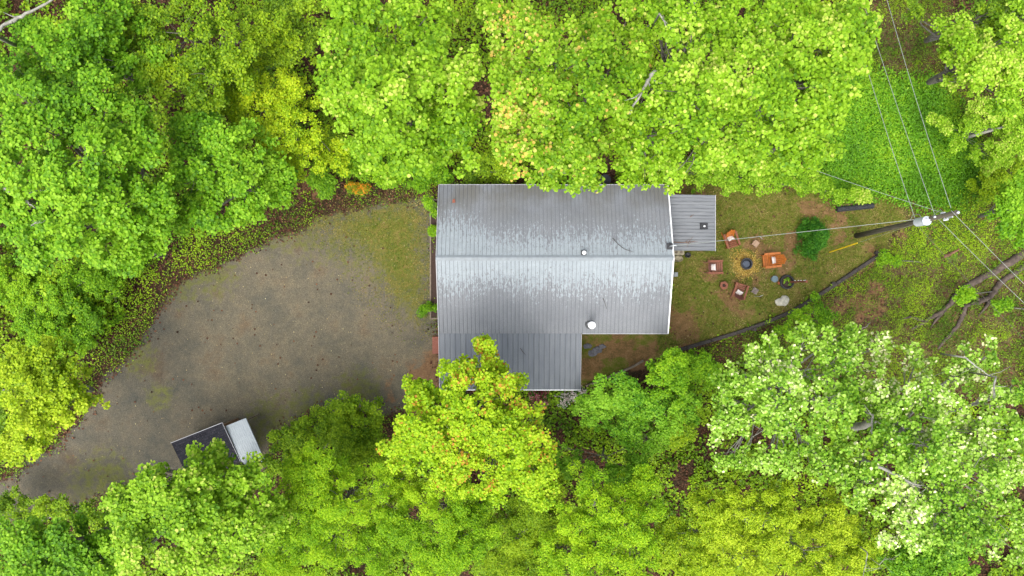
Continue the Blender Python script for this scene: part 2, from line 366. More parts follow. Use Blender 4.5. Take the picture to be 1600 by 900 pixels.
# ------------------------------------------------------------------ mesh building
class MB:
    def __init__(s): s.v = []; s.f = []
    def add(s, vs, fs):
        o = len(s.v); s.v += [tuple(p) for p in vs]; s.f += [tuple(i + o for i in f) for f in fs]; return s
    def box(s, c, size, rot=None, taper=1.0, bev=0.0):
        hx, hy, hz = size[0] / 2, size[1] / 2, size[2] / 2
        c = Vector(c)
        if bev:
            b_ = min(bev, hx * .9, hy * .9, hz * .9); rings = []
            for z, k in ((-hz, b_), (-hz + b_, 0), (hz - b_, 0), (hz, b_)):
                X, Y = hx - k, hy - k
                rings.append([(X, -Y + b_, z), (X, Y - b_, z), (X - b_, Y, z), (-X + b_, Y, z), (-X, Y - b_, z), (-X, -Y + b_, z), (-X + b_, -Y, z), (X - b_, -Y, z)])
            vs = [Vector(p) for r in rings for p in r]
            fs = []
            for i in range(3):
                for j in range(8):
                    a, d = i * 8 + j, i * 8 + (j + 1) % 8
                    fs.append((a, d, d + 8, a + 8))
            fs += [tuple(range(7, -1, -1)), tuple(range(24, 32))]
        else:
            vs = []
            for z, t in ((-hz, 1), (hz, taper)):
                for x, y in ((-hx, -hy), (hx, -hy), (hx, hy), (-hx, hy)): vs.append(Vector((x * t, y * t, z)))
            fs = [(3, 2, 1, 0), (4, 5, 6, 7), (0, 1, 5, 4), (1, 2, 6, 5), (2, 3, 7, 6), (3, 0, 4, 7)]
        if rot is not None: vs = [rot @ p for p in vs]
        return s.add([p + c for p in vs], fs)
    def beam(s, a, b, w, h, up=Vector((0, 0, 1)), bev=0.0):
        a, b = Vector(a), Vector(b); d = b - a; L = d.length; d.normalize()
        x = d.cross(up)
        if x.length < 1e-4: x = d.cross(Vector((0, 1, 0)))
        x.normalize(); z = x.cross(d)
        R = Matrix((x, d, z)).transposed()
        return s.box((a + b) / 2, (w, L, h), R, bev=bev)
    def tube(s, pts, rad, n=8, cap=True):
        pts = [Vector(p) for p in pts]
        if not hasattr(rad, '__len__'): rad = [rad] * len(pts)
        vs, fs = [], []; px = None
        for i, p in enumerate(pts):
            d = (pts[min(i + 1, len(pts) - 1)] - pts[max(i - 1, 0)])
            d = d.normalized() if d.length > 1e-9 else Vector((0, 0, 1))
            if px is None:
                px = d.cross(Vector((0, 0, 1)))
                if px.length < 1e-3: px = d.cross(Vector((0, 1, 0)))
            px = (px - d * px.dot(d)).normalized(); py = d.cross(px)
            for k in range(n):
                a = 2 * pi * k / n; vs.append(p + (px * cos(a) + py * sin(a)) * rad[i])
        for i in range(len(pts) - 1):
            for k in range(n):
                a, b = i * n + k, i * n + (k + 1) % n; fs.append((a, b, b + n, a + n))
        if cap: fs += [tuple(range(n - 1, -1, -1)), tuple((len(pts) - 1) * n + k for k in range(n))]
        return s.add(vs, fs)
    def lathe(s, c, prof, n=20, sx=1, sy=1):
        c = Vector(c); vs, fs = [], []
        for r, z in prof:
            for k in range(n):
                a = 2 * pi * k / n; vs.append(c + Vector((r * cos(a) * sx, r * sin(a) * sy, z)))
        for i in range(len(prof) - 1):
            for k in range(n):
                a, b = i * n + k, i * n + (k + 1) % n; fs.append((a, b, b + n, a + n))
        if prof[0][0] > 1e-4: fs.append(tuple(range(n - 1, -1, -1)))
        if prof[-1][0] > 1e-4: fs.append(tuple((len(prof) - 1) * n + k for k in range(n)))
        return s.add(vs, fs)
    def build(s, name, mat, parent=None, smooth=False, **k):
        me = bpy.data.meshes.new(name); me.from_pydata(s.v, [], s.f); me.update()
        if smooth: me.polygons.foreach_set('use_smooth', [True] * len(me.polygons))
        me.materials.append(mat)
        o = bpy.data.objects.new(name, me); COL.objects.link(o)
        if parent is not None: o.parent = parent
        return tag(o, **k)

def np_mesh(name, V, Fq, mat, parent=None, tint=None, attrs=None, **k):
    """V (n,3), Fq (m,4) quads"""
    me = bpy.data.meshes.new(name)
    me.vertices.add(len(V)); me.vertices.foreach_set('co', np.ascontiguousarray(V, np.float32).ravel())
    me.loops.add(Fq.size); me.loops.foreach_set('vertex_index', np.ascontiguousarray(Fq, np.int32).ravel())
    me.polygons.add(len(Fq)); me.polygons.foreach_set('loop_start', np.arange(0, Fq.size, Fq.shape[1], dtype=np.int32))
    me.update(calc_edges=True)
    if tint is not None:
        a = me.attributes.new('tint', 'FLOAT', 'FACE'); a.data.foreach_set('value', np.ascontiguousarray(tint, np.float32))
    if attrs:
        for n_, arr in attrs.items():
            a = me.attributes.new(n_, 'FLOAT', 'POINT'); a.data.foreach_set('value', np.ascontiguousarray(arr, np.float32))
    me.materials.append(mat)
    o = bpy.data.objects.new(name, me); COL.objects.link(o)
    if parent is not None: o.parent = parent
    return tag(o, **k)

LEAF = {
 'round': np.array([(0, -.5, 0), (.44, -.30, .10), (.40, .22, .12), (0, .5, -.04), (-.40, .22, .12), (-.44, -.30, .10)]),
 'long':  np.array([(0, -.5, 0), (.20, -.18, .05), (.17, .20, .05), (0, .55, -.10), (-.17, .20, .05), (-.20, -.18, .05)]),
 'blade': np.array([(0, -.5, 0), (.05, -.2, .0), (.04, .25, .02), (0, .5, 0), (-.04, .25, .02), (-.05, -.2, .0)]),
}
def leaves(pos, nrm, size, shape='round'):
    """pos (n,3), nrm (n,3) facing, size (n,) -> verts, quads"""
    n = len(pos)
    nrm = nrm / (np.linalg.norm(nrm, axis=1, keepdims=True) + 1e-9)
    ref = RS.normal(size=(n, 3)); ref -= nrm * np.sum(ref * nrm, 1, keepdims=True); ref /= np.linalg.norm(ref, axis=1, keepdims=True) + 1e-9
    ox = np.cross(ref, nrm); T = LEAF[shape]
    fold = RS.uniform(0.3, 2.0, n)
    V = (pos[:, None, :] + size[:, None, None] * (T[None, :, 0:1] * ox[:, None, :] + T[None, :, 1:2] * ref[:, None, :]
         + T[None, :, 2:3] * fold[:, None, None] * nrm[:, None, :]))
    V = V.reshape(-1, 3)
    b = np.arange(n)[:, None] * 6
    Fq = np.concatenate([b + np.array([[0, 1, 2, 3]]), b + np.array([[0, 3, 4, 5]])], axis=1).reshape(-1, 4)
    return V, Fq

def clumps_to_leaves(C, R, leaf, dens, flat=0.55, tilt=0.75, upbias=0.9, tintc=None, spread=0.22):
    """C (k,3) clump centres, R (k,) radii"""
    cnt = np.maximum(5, (1.15 * dens * (R / leaf) ** 2).astype(int))
    idx = np.repeat(np.arange(len(C)), cnt); n = len(idx)
    d = RS.normal(size=(n, 3)); d /= np.linalg.norm(d, axis=1, keepdims=True)
    d[:, 2] = np.where(d[:, 2] < -0.2, -d[:, 2], d[:, 2])
    rr = RS.rand(n) ** 0.45
    off = d * (rr * R[idx])[:, None]; off[:, 2] *= flat
    pos = C[idx] + off
    nrm = np.array([0, 0, upbias * 1.15])[None] + d * 0.4 + RS.normal(size=(n, 3)) * tilt * 0.42
    size = leaf * RS.uniform(0.5, 1.25, n)
    if tintc is None: tintc = RS.rand(len(C))
    t = np.clip(tintc[idx] * 0.6 + 0.26 + RS.normal(size=n) * spread, 0, 1)
    return pos, nrm, size, t

KIND = {  # leaf size m, leaf shape, clump radius m, density, spacing m, bark, leaf tilt
 'poplar': (0.145, 'round', 0.40, 7.0, 0.62, 'bark', 0.8),
 'tulip': (0.13, 'round', 0.36, 6.2, 0.62, 'bark', 0.9),
 'green': (0.135, 'round', 0.40, 7.0, 0.62, 'bark', 0.8),
 'mid': (0.105, 'round', 0.34, 6.5, 0.55, 'bark', 0.9),
 'dark': (0.11, 'long', 0.34, 11, 0.5, 'bark', 1.0),
 'yellow': (0.09, 'round', 0.28, 5.5, 0.50, 'bark', 0.9),
 'lime': (0.11, 'long', 0.30, 15, 0.50, 'palebark', 1.1),
 'feather': (0.12, 'long', 0.32, 13, 0.5, 'bark', 1.2),
 'redtip': (0.115, 'round', 0.32, 6.5, 0.50, 'bark', 1.0),
 'pale': (0.125, 'round', 0.32, 5.4, 0.60, 'palebark', 1.25),
 'sea': (0.10, 'round', 0.30, 6.5, 0.45, 'bark', 1.0),
 'shrub': (0.09, 'round', 0.28, 6.5, 0.40, 'bark', 0.9),
}
ALLC = []
def tree(name, cat, label, kind, lobes, ztop, base=None, flat=0.75, layers=2.9, gap=0.335, group=None, leafk=1.0, tk=1.0, bare=None, hbase=0.45, mat=None, bark=None):
    """lobes: (px, py, radius px) as seen in the picture, at the height they really have"""
    leaf, shape, cr, dens, sp, bk, tilt = KIND[kind]
    leaf *= leafk
    L = []
    cx = sum(l[0] * l[2] ** 2 for l in lobes) / sum(l[2] ** 2 for l in lobes)
    cy = sum(l[1] * l[2] ** 2 for l in lobes) / sum(l[2] ** 2 for l in lobes)
    ext = max(math.hypot(l[0] - cx, l[1] - cy) + l[2] for l in lobes)
    for i, l in enumerate(lobes):
        dd = math.hypot(l[0] - cx, l[1] - cy) / ext
        z = ztop * (1 - 0.28 * dd ** 1.6) - (l[3] if len(l) > 3 else 0)
        r = l[2] * 0.95 * (H - z) / F0
        c = P(l[0], l[1], z)
        L.append((c, r, z))
    if base is None:
        c0 = P(cx, cy, ztop * 0.8); ko = 1.12 if math.hypot(c0.x, c0.y) > 12 else 1.0; b0 = Vector((c0.x * ko + RS.uniform(-.4, .4), c0.y * ko + RS.uniform(-.4, .4), 0))
    else:
        b0 = P(base[0], base[1], 0)
    b0.z = tz(b0.x, b0.y) - 0.05
    root = empty(name, b0, 0, label=label, cat=cat, group=group)
    C, R, T = [], [], []
    for (c, r, z) in L:
        hgt = max(0.3, min(r * flat, z * 0.5))
        area = pi * r * r
        k = max(6, int(layers * area / (sp * sp)))
        u = np.sqrt(RS.rand(k)) * r; a = RS.rand(k) * 2 * pi
        wob = 1 + 0.16 * np.sin(a * 3 + RS.rand() * 6) + 0.12 * np.sin(a * 5 + RS.rand() * 6) + 0.10 * np.sin(a * 9 + RS.rand() * 6)
        x = c.x + u * np.cos(a) * wob; y = c.y + u * np.sin(a) * wob
        dome = hgt * np.sqrt(np.clip(1 - (u / r) ** 2, 0, 1))
        depth = RS.exponential(0.42, k) * min(1.6, r)
        zz = z - hgt * 0.6 + dome + (fbm(x * 0.9, y * 0.9, 3) - 0.5) * min(1.8, r * 1.1) - depth
        keep = fbm(x * 0.85 + 40, y * 0.85 + z, 3) + RS.rand(k) * 0.12 > gap
        keep |= (RS.rand(k) < 0.10)
        x, y, zz = x[keep], y[keep], zz[keep]
        gz = terrain(x, y); zz = np.maximum(zz, gz + 0.12 + RS.rand(len(x)) * 0.25)
        C.append(np.stack([x, y, zz], 1)); R.append(cr * RS.uniform(0.6, 1.35, len(x)))
        T.append(np.clip(fbm(x * 0.5 + 9, y * 0.5 + 3, 2) * 1.4 - 0.2 + RS.normal(size=len(x)) * 0.16, 0, 1))
    C = np.concatenate(C); R = np.concatenate(R); T = np.concatenate(T)
    # keep foliage off the roofs
    inroof = (C[:, 0] > -4.4) & (C[:, 0] < 8.8) & (C[:, 1] > -5.9) & (C[:, 1] < 5.9)
    C[:, 2] = np.where(inroof & (C[:, 2] < 4.6), 4.6 + RS.rand(len(C)) * 0.8, C[:, 2])
    inshed = (np.abs(C[:, 0] + 16.2) < 2.8) & (np.abs(C[:, 1] + 9.0) < 2.4)
    C[:, 2] = np.where(inshed & (C[:, 2] < 3.3), 3.3 + RS.rand(len(C)) * 0.8, C[:, 2])
    pos, nrm, size, t = clumps_to_leaves(C, R, leaf, dens, tilt=tilt, tintc=T)
    V, Fq = leaves(pos, nrm, size, shape)
    bl = np.array(b0)
    np_mesh('crown', V - bl, Fq, mat or LM[kind], root, tint=np.repeat(t, 2))
    # trunk, limbs and twigs
    tr = MB(); br = MB()
    top = Vector((sum(l[0].x for l in L) / len(L), sum(l[0].y for l in L) / len(L), 0))
    zs = ztop * hbase
    th = max(0.03, 0.021 * ztop * tk)
    mid = b0.lerp(Vector((top.x, top.y, zs)), 0.5) + Vector((RS.uniform(-.2, .2), RS.uniform(-.2, .2), 0)) * min(1, ztop / 8)
    fork = Vector((top.x, top.y, zs)); crownpt = Vector((top.x, top.y, ztop * 0.88))
    pts = [b0, b0.lerp(mid, .1), mid, fork, fork.lerp(crownpt, .5) + Vector((RS.uniform(-.3, .3), RS.uniform(-.3, .3), 0)) * min(1, ztop / 8), crownpt]
    tr.tube([p - b0 for p in pts], [th * 1.5, th * 1.1, th, th * .8, th * .5, th * .12], 9, cap=False)
    tr.build('trunk', M[bark or bk], root, smooth=True)
    ends = C
    for (c, r, z) in L:
        hgt = max(0.3, min(r * flat, z * 0.5))
        st = fork.lerp(crownpt, RS.uniform(0, .55)); en = Vector((c.x, c.y, z - hgt * 0.55))
        if (en - st).length < 0.25: en = en + Vector((.3, .2, .1))
        m1 = st.lerp(en, .5) + Vector((RS.uniform(-1, 1), RS.uniform(-1, 1), RS.uniform(-.3, .7))) * 0.12 * (en - st).length
        br.tube([st - b0, m1 - b0, en - b0], [th * .36, th * .24, th * .12], 6, cap=False)
        near = np.where(np.hypot(C[:, 0] - c.x, C[:, 1] - c.y) < r)[0]
        if len(near):
            pick = RS.choice(near, min(len(near), int(6 + r * 9)), replace=False)
            for j in pick:
                e = Vector(C[j]); s_ = (m1.lerp(en, RS.rand()))
                mm = s_.lerp(e, .55) + Vector((RS.uniform(-1, 1), RS.uniform(-1, 1), RS.uniform(0, .6))) * 0.1 * (e - s_).length
                br.tube([s_ - b0, mm - b0, e - b0], [th * .08 + .008, th * .05 + .006, .004], 4, cap=False)
    br.build('branches', M[bark or bk], root, smooth=True)
    if bare:
        for rad, line in bare:
            bb = MB(); q_ = []
            n_ = len(line)
            for i in range(n_ - 1):
                for k in range(4):
                    f = k / 4; x = line[i][0] * (1 - f) + line[i + 1][0] * f; y = line[i][1] * (1 - f) + line[i + 1][1] * f
                    q_.append(P(x, y, ztop * 0.9 + 0.3 + RS.uniform(-.12, .12)) + Vector((RS.uniform(-.04, .04), RS.uniform(-.04, .04), 0)) - b0)
            q_.append(P(line[-1][0], line[-1][1], ztop * 0.9) - b0)
            q_ = [q_[0] + Vector((0, 0, -1.6))] + q_; m_ = len(q_)
            bb.tube(q_, [rad * 0.75 * (1 - 0.7 * i / m_) * RS.uniform(.85, 1.15) for i in range(m_)], 7)
            for k in range(3):
                a_ = q_[RS.randint(2, m_ - 1)]; d_ = Vector((RS.uniform(-1, 1), RS.uniform(-1, 1), RS.uniform(.1, .6))) * .7
                bb.tube([a_, a_ + d_ * .5 + Vector((.06, -.05, 0)), a_ + d_], [rad * .28, rad * .2, .006], 5)
            bb.build('bare_limb', M['palebark'], root, smooth=True)
    return root

# ------------------------------------------------------------------ ground masks (picture coordinates at z = 0)
DRIVE = [(-120, 860), (-60, 790), (20, 742), (100, 690), (140, 650), (155, 600), (214, 548), (252, 492), (276, 446), (324, 420), (394, 391), (455, 363), (522, 334), (600, 316), (672, 308), (679, 400), (681, 500), (688, 540), (690, 640), (640, 640), (560, 655), (500, 640), (450, 668), (425, 700), (410, 735), (330, 760), (200, 760), (150, 785), (60, 800), (0, 830), (-60, 900)]
VERGE = [(470, 345), (540, 315), (672, 302), (679, 500), (640, 505), (590, 455), (560, 400), (500, 360)]
YARD = [(1040, 285), (1180, 292), (1300, 300), (1395, 300), (1420, 345), (1385, 385), (1375, 398), (1306, 443), (1235, 487), (1150, 520), (1080, 541), (985, 576), (915, 604), (900, 606), (900, 515), (1040, 515)]
LUSH = [(1280, 150), (1340, 110), (1400, 125), (1450, 130), (1500, 180), (1535, 270), (1500, 320), (1440, 318), (1400, 300), (1310, 312), (1280, 260), (1260, 200)]
LUSH2 = [(1450, 320), (1530, 300), (1560, 340), (1530, 400), (1500, 440), (1460, 430), (1400, 400), (1390, 370)]
BANK = [(1330, 0), (1480, 0), (1500, 120), (1620, 200), (1620, 620), (1450, 620), (1300, 600), (1200, 560), (1100, 560), (1250, 492), (1320, 445), (1390, 395), (1290, 300), (1290, 120)]
MOSSB = [(480, 345, 60), (545, 360, 70), (620, 330, 60), (640, 420, 50), (655, 470, 35), (280, 440, 40), (330, 420, 50), (440, 350, 50), (560, 610, 40), (430, 660, 50), (220, 560, 30), (250, 620, 25), (590, 300, 50), (480, 640, 40), (160, 760, 60)]
PALEB = [(560, 450, 90), (500, 520, 110), (600, 540, 80), (420, 580, 100), (350, 500, 60), (560, 480, 80), (640, 560, 50), (430, 430, 70)]
CLAYB = [(960, 535, 40), (930, 560, 32), (1000, 545, 40), (1060, 510, 30), (1190, 395, 26), (1235, 372, 18), (1215, 425, 14), (1225, 395, 22), (1160, 470, 22), (1128, 475, 18), (1320, 372, 22), (1310, 340, 26), (1165, 430, 20), (690, 580, 30), (655, 610, 45), (485, 292, 22), (690, 530, 12), (1350, 405, 22), (1060, 305, 22), (1260, 330, 20), (1370, 470, 26), (1340, 500, 30), (1420, 360, 15), (1110, 420, 16), (1045, 285, 20), (1090, 300, 14), (1300, 500, 18)]
STRAWB = [(1164, 412, 17)]
def blob(px, py, L):
    o = np.zeros_like(px)
    for (a, b, r) in L: o = np.maximum(o, np.clip(1 - (np.hypot(px - a, py - b) / (r * 1.6)) ** 2, 0, 1))
    return o
def masks(x, y):
    px = 800 + x * 26.667; py = 450 - y * 26.667
    wob = (fbm(x * 0.8, y * 0.8) - 0.5) * 26
    g = np.clip(0.5 + (sdpoly(px, py, DRIVE) + wob) / 40, 0, 1)
    m = {}
    m['gravel'] = g
    vg = np.clip(0.5 + (sdpoly(px, py, VERGE) + wob) / 90, 0, 1)
    m['moss'] = np.maximum(blob(px, py, MOSSB) * 0.75, vg)
    m['pale'] = blob(px, py, PALEB)
    m['lawn'] = np.maximum(np.clip(0.5 + (sdpoly(px, py, YARD) + wob * 0.6) / 26, 0, 1) * (px > 890), vg * 0.62)
    m['lush'] = np.maximum(np.clip(0.5 + (sdpoly(px, py, LUSH) + wob) / 40, 0, 1), 0.0)
    m['lush2'] = np.maximum(np.clip(0.5 + (sdpoly(px, py, LUSH2) + wob) / 40, 0, 1), blob(px, py, [(1262, 500, 20), (1290, 478, 20), (1320, 455, 18), (1345, 440, 18), (1375, 425, 22), (1400, 440, 20), (1240, 515, 18), (1440, 455, 18), (1420, 400, 24)]))
    m['bank'] = np.clip(0.5 + (sdpoly(px, py, BANK) + wob) / 60, 0, 1)
    m['clay'] = blob(px, py, CLAYB) * (0.25 + 1.5 * smooth(0.35, 0.65, fbm(x * 1.1 + 50, y * 1.1)))
    m['straw'] = blob(px, py, STRAWB)
    return m

def build_ground():
    def axis(lim, far, step):
        a = list(np.arange(-lim, lim + 1e-6, step)); e = []
        v = lim; s_ = step
        while v < far: s_ *= 1.5; v += s_; e.append(v)
        return np.array([-t for t in e[::-1]] + a + e)
    xs = axis(33, 600, 0.2); ys = axis(20, 600, 0.2)
    X, Y = np.meshgrid(xs, ys); nx, ny = len(xs), len(ys)
    x, y = X.ravel(), Y.ravel()
    z = terrain(x, y)
    m = masks(x, y)
    i = np.arange(nx - 1)[None, :] + nx * np.arange(ny - 1)[:, None]; i = i.ravel()
    Fq = np.stack([i, i + 1, i + 1 + nx, i + nx], 1)
    def fm(a): return a[Fq].mean(1)
    gm, lm = fm(m['gravel']), fm(m['lawn'])
    px = 800 + fm(x) * 26.667
    kind = np.where(gm > 0.5, 1, np.where((lm > 0.5) & (px > 890), 2, np.where(fm(m['bank']) > 0.5, 3, 0)))
    V = np.stack([x, y, z], 1)
    for k, nm, lab in ((0, 'forest_floor', 'brown leaf covered woodland ground under the trees'), (1, 'gravel_driveway', 'grey gravel parking area and drive west of the house'),
                       (2, 'lawn', 'patchy lawn with bare clay spots east of the house'), (3, 'hillside', 'rough brown and green bank around the utility pole')):
        f = Fq[kind == k]; u, inv = np.unique(f, return_inverse=True)
        at = {n_: a[u] for n_, a in m.items()}
        at['lush'] = np.maximum(m['lush'], m['lush2'] * 0.5)[u]
        np_mesh(nm, V[u], inv.reshape(-1, 4), M['ground'], attrs=at, label=lab, kind='structure', cat='ground')
build_ground()

def scatter(n, x0, x1, y0, y1):
    a = P(x0, y1, 0); b = P(x1, y0, 0)
    return RS.uniform(a.x, b.x, n), RS.uniform(a.y, b.y, n)
def inhouse(x, y): 
    return ((x > -4.1) & (x < 8.4) & (y > -5.5) & (y < 5.6)) | ((x > 8) & (x < 11) & (y > 2.1) & (y < 5.1)) | ((np.abs(x + 16.2) < 1.9) & (np.abs(y + 9.0) < 1.6))

def build_stuff():
    # dead leaves on the woodland floor
    x, y = scatter(150000, -80, 1680, -60, 960)
    m = masks(x, y)
    p = 0.9 * np.maximum(1 - smooth(0.35, 0.95, m['gravel']), 0.012) * (1 - np.clip(m['lawn'] * 1.5, 0, 0.97)) * (1 - np.clip(m['lush'] * 1.4, 0, .95)) * (1 - 0.5 * m['bank'])
    k = (RS.rand(len(x)) < p) & ~inhouse(x, y); x, y = x[k], y[k]
    z = terrain(x, y) + RS.uniform(0.01, 0.05, len(x))
    nr = np.array([0, 0, 1.0])[None] + RS.normal(size=(len(x), 3)) * 0.35
    V, Fq = leaves(np.stack([x, y, z], 1), nr, RS.uniform(0.07, 0.14, len(x)))
    t = np.clip(RS.rand(len(x)) * 0.7 + 0.5 * (fbm(x * .5, y * .5) - 0.35), 0, 1)
    np_mesh('leaf_litter', V, Fq, LM['litter'], tint=np.repeat(t, 2), label='fallen brown leaves spread over the woodland ground', cat='leaf litter', kind='stuff')
    # grass of the yard
    x, y = scatter(150000, 440, 1450, 270, 620)
    m = masks(x, y)
    dens = np.clip(m['lawn'], 0, 1) * (1 - 0.6 * m['clay']) * (1 - 0.9 * m['straw']) * smooth(0.30, 0.55, fbm(x * 1.3, y * 1.3) + 0.08)
    k = (RS.rand(len(x)) < dens) & ~inhouse(x, y); x, y = x[k], y[k]
    z = terrain(x, y) + 0.02
    nr = RS.normal(size=(len(x), 3)) * 0.5 + np.array([0, 0, 0.7])
    V, Fq = leaves(np.stack([x, y, z], 1), nr, RS.uniform(0.06, 0.12, len(x)), 'long')
    t = np.clip(fbm(x * .9 + 5, y * .9) * 1.5 - 0.25 + RS.normal(size=len(x)) * 0.2, 0, 1)
    np_mesh('grass', V, Fq, LM['grass'], tint=np.repeat(t, 2), label='short patchy grass of the yard and drive verge', cat='grass', kind='stuff')
    # low plants on the woodland floor and the bank
    x, y = scatter(420000, -60, 1660, -40, 940)
    px = 800 + x * 26.667; py = 450 - y * 26.667
    m = masks(x, y)
    n_ = fbm(x * 0.7 + 30, y * 0.7)
    left = np.clip(1.2 - np.hypot((px - 105) / 150, (py - 480) / 95), 0, 1)
    dens = 0.9 * smooth(0.33, 0.52, n_) + 1.1 * left 
    dens += 0.8 * np.clip(1 - np.abs(np.hypot(px - 640, py - 262) / 60), 0, 1)
    dens *= (1 - 0.85 * np.clip(m['bank'] * 1.3, 0, 1)) * (1 - np.clip(m['gravel'] * 2.0 - 0.55, 0, 1)) * (1 - np.clip(m['lawn'] * 1.7 - 0.3, 0, 1)) * (1 - 0.6 * np.clip(m['clay'], 0, 1))
    de = sdpoly(px, py, DRIVE); dens *= 0.75 + 0.25 * smooth(20, 75, -de)
    dens += 0.55 * smooth(0.38, 0.55, fbm(x * 1.5 + 3, y * 1.5 + 8)) * (px < 440) * smooth(-2, 22, -de) * (1 - smooth(80, 130, -de))
    k = (RS.rand(len(x)) < dens) & ~inhouse(x, y); x, y = x[k], y[k]; left = left[k]; de = de[k]; m2 = m['lush2'][k]
    wd = 1 - np.clip(m['bank'][k] * 1.5, 0, 1); nd = smooth(15, 90, -de); hh = 0.08 + nd * (0.5 * left + 2.2 * wd * smooth(0.45, 0.7, fbm(x * 0.8 + 3, y * 0.8))) * fbm(x * 1.4, y * 1.4)
    z = terrain(x, y) + hh * RS.uniform(0.5, 1.1, len(x)) + 0.03
    nr = np.array([0, 0, 0.9])[None] + RS.normal(size=(len(x), 3)) * 0.45
    V, Fq = leaves(np.stack([x, y, z], 1), nr, RS.uniform(0.06, 0.13, len(x)) * (0.7 + 0.65 * wd * nd))
    t = np.clip(fbm(x * .6 + 15, y * .6) * 1.3 - 0.12 + 0.3 * left + 0.3 * m2 + RS.normal(size=len(x)) * 0.2, 0, 1)
    np_mesh('undergrowth', V, Fq, LM['cover'], tint=np.repeat(t, 2), label='low green plants growing through the leaf litter', cat='undergrowth', kind='stuff')
    # fine weeds of the bank
    x, y = scatter(330000, 1100, 1660, -40, 640)
    m = masks(x, y); n_ = fbm(x * 1.1 + 7, y * 1.1 + 70, 5)
    dens = np.clip(m['bank'] * 1.4 - .2, 0, 1) * (smooth(0.44, 0.62, n_) + 0.8 * m['lush2'] * smooth(0.3, 0.5, n_) + 0.25) * (1 - np.clip(m['lawn'] * 1.5, 0, 1)) * (1 - m['lush']) * (1 - 0.7 * np.clip(m['clay'], 0, 1))
    k = RS.rand(len(x)) < dens; x, y, n_ = x[k], y[k], n_[k]; l2 = m['lush2'][k]
    z = terrain(x, y) + 0.02 + RS.rand(len(x)) * (0.06 + 0.35 * smooth(.5, .7, n_))
    nr = np.array([0, 0, 0.8])[None] + RS.normal(size=(len(x), 3)) * 0.5
    V, Fq = leaves(np.stack([x, y, z], 1), nr, RS.uniform(0.04, 0.10, len(x)), 'long')
    t = np.clip(fbm(x * .7 + 15, y * .7) * 1.5 - 0.2 + 0.3 * l2 + RS.normal(size=len(x)) * 0.2, 0, 1)
    np_mesh('bank_weeds', V, Fq, LM['cover'], tint=np.repeat(t, 2), label='rough weeds and grass patches on the bank by the utility pole', cat='weeds', kind='stuff')
    # emerald cover in the clearing
    x, y = scatter(60000, 1230, 1560, 80, 340)
    m = masks(x, y)
    k = RS.rand(len(x)) < m['lush'] ** 0.7; x, y = x[k], y[k]
    z = terrain(x, y) + 0.05 + 0.25 * fbm(x * 1.6, y * 1.6) * RS.uniform(0.5, 1.1, len(x))
    nr = np.array([0, 0, 0.9])[None] + RS.normal(size=(len(x), 3)) * 0.45
    V, Fq = leaves(np.stack([x, y, z], 1), nr, RS.uniform(0.06, 0.12, len(x)))
    t = np.clip(fbm(x * .5 + 15, y * .5) * 1.2 - 0.15 + RS.normal(size=len(x)) * 0.2, 0, 1)
    np_mesh('ground_cover', V, Fq, LM['ivy'], tint=np.repeat(t, 2), label='dense emerald ground cover filling the clearing north of the utility pole', cat='ground cover', kind='stuff')
    # petals and fresh leaf bits dropped on yard, drive
    x, y = scatter(2600, 100, 1400, 290, 780)
    m = masks(x, y); k = (np.maximum(m['gravel'], m['lawn']) > 0.6) & ~inhouse(x, y) & (RS.rand(len(x)) < 0.25 + 0.5 * (m['lawn'] > .5)); x, y = x[k], y[k]
    V, Fq = leaves(np.stack([x, y, terrain(x, y) + 0.03], 1), np.tile([0, 0, 1.0], (len(x), 1)) + RS.normal(size=(len(x), 3)) * .1, RS.uniform(0.03, 0.065, len(x)))
    np_mesh('fallen_petals', V, Fq, mat_leaf('petal_bits', [(0, (0.30, 0.22, 0.12)), (0.7, (0.42, 0.34, 0.18)), (1, (0.55, 0.50, 0.30))]), tint=np.repeat(RS.rand(len(x)), 2),
            label='pale petals and bits scattered on the lawn and gravel', cat='petals', kind='stuff')
build_stuff()
def chips():
    n = 950; a = RS.rand(n) * 2 * pi; u = np.abs(RS.normal(size=n)) * 0.36 + 0.33
    c = G(1165, 413); u *= 1 + 0.2 * np.sin(a * 3 + 1); k = u < 1.25; a, u = a[k], u[k]
    x = c.x + u * np.cos(a); y = c.y + u * np.sin(a)
    V, Fq = leaves(np.stack([x, y, np.full(len(x), 0.03) + RS.rand(len(x)) * .02], 1), np.tile([0, 0, 1.0], (len(x), 1)) + RS.normal(size=(len(x), 3)) * .2, RS.uniform(0.05, 0.10, len(x)), 'long')
    np_mesh('wood_chips', V, Fq, mat_leaf('chip_wood', [(0, (0.22, 0.13, 0.02)), (0.5, (0.40, 0.26, 0.04)), (1, (0.55, 0.42, 0.12))], transl=0.0), tint=np.repeat(RS.rand(len(x)), 2),
            label='yellow wood chips strewn round the black fire pit', cat='wood chips', kind='stuff')
chips()

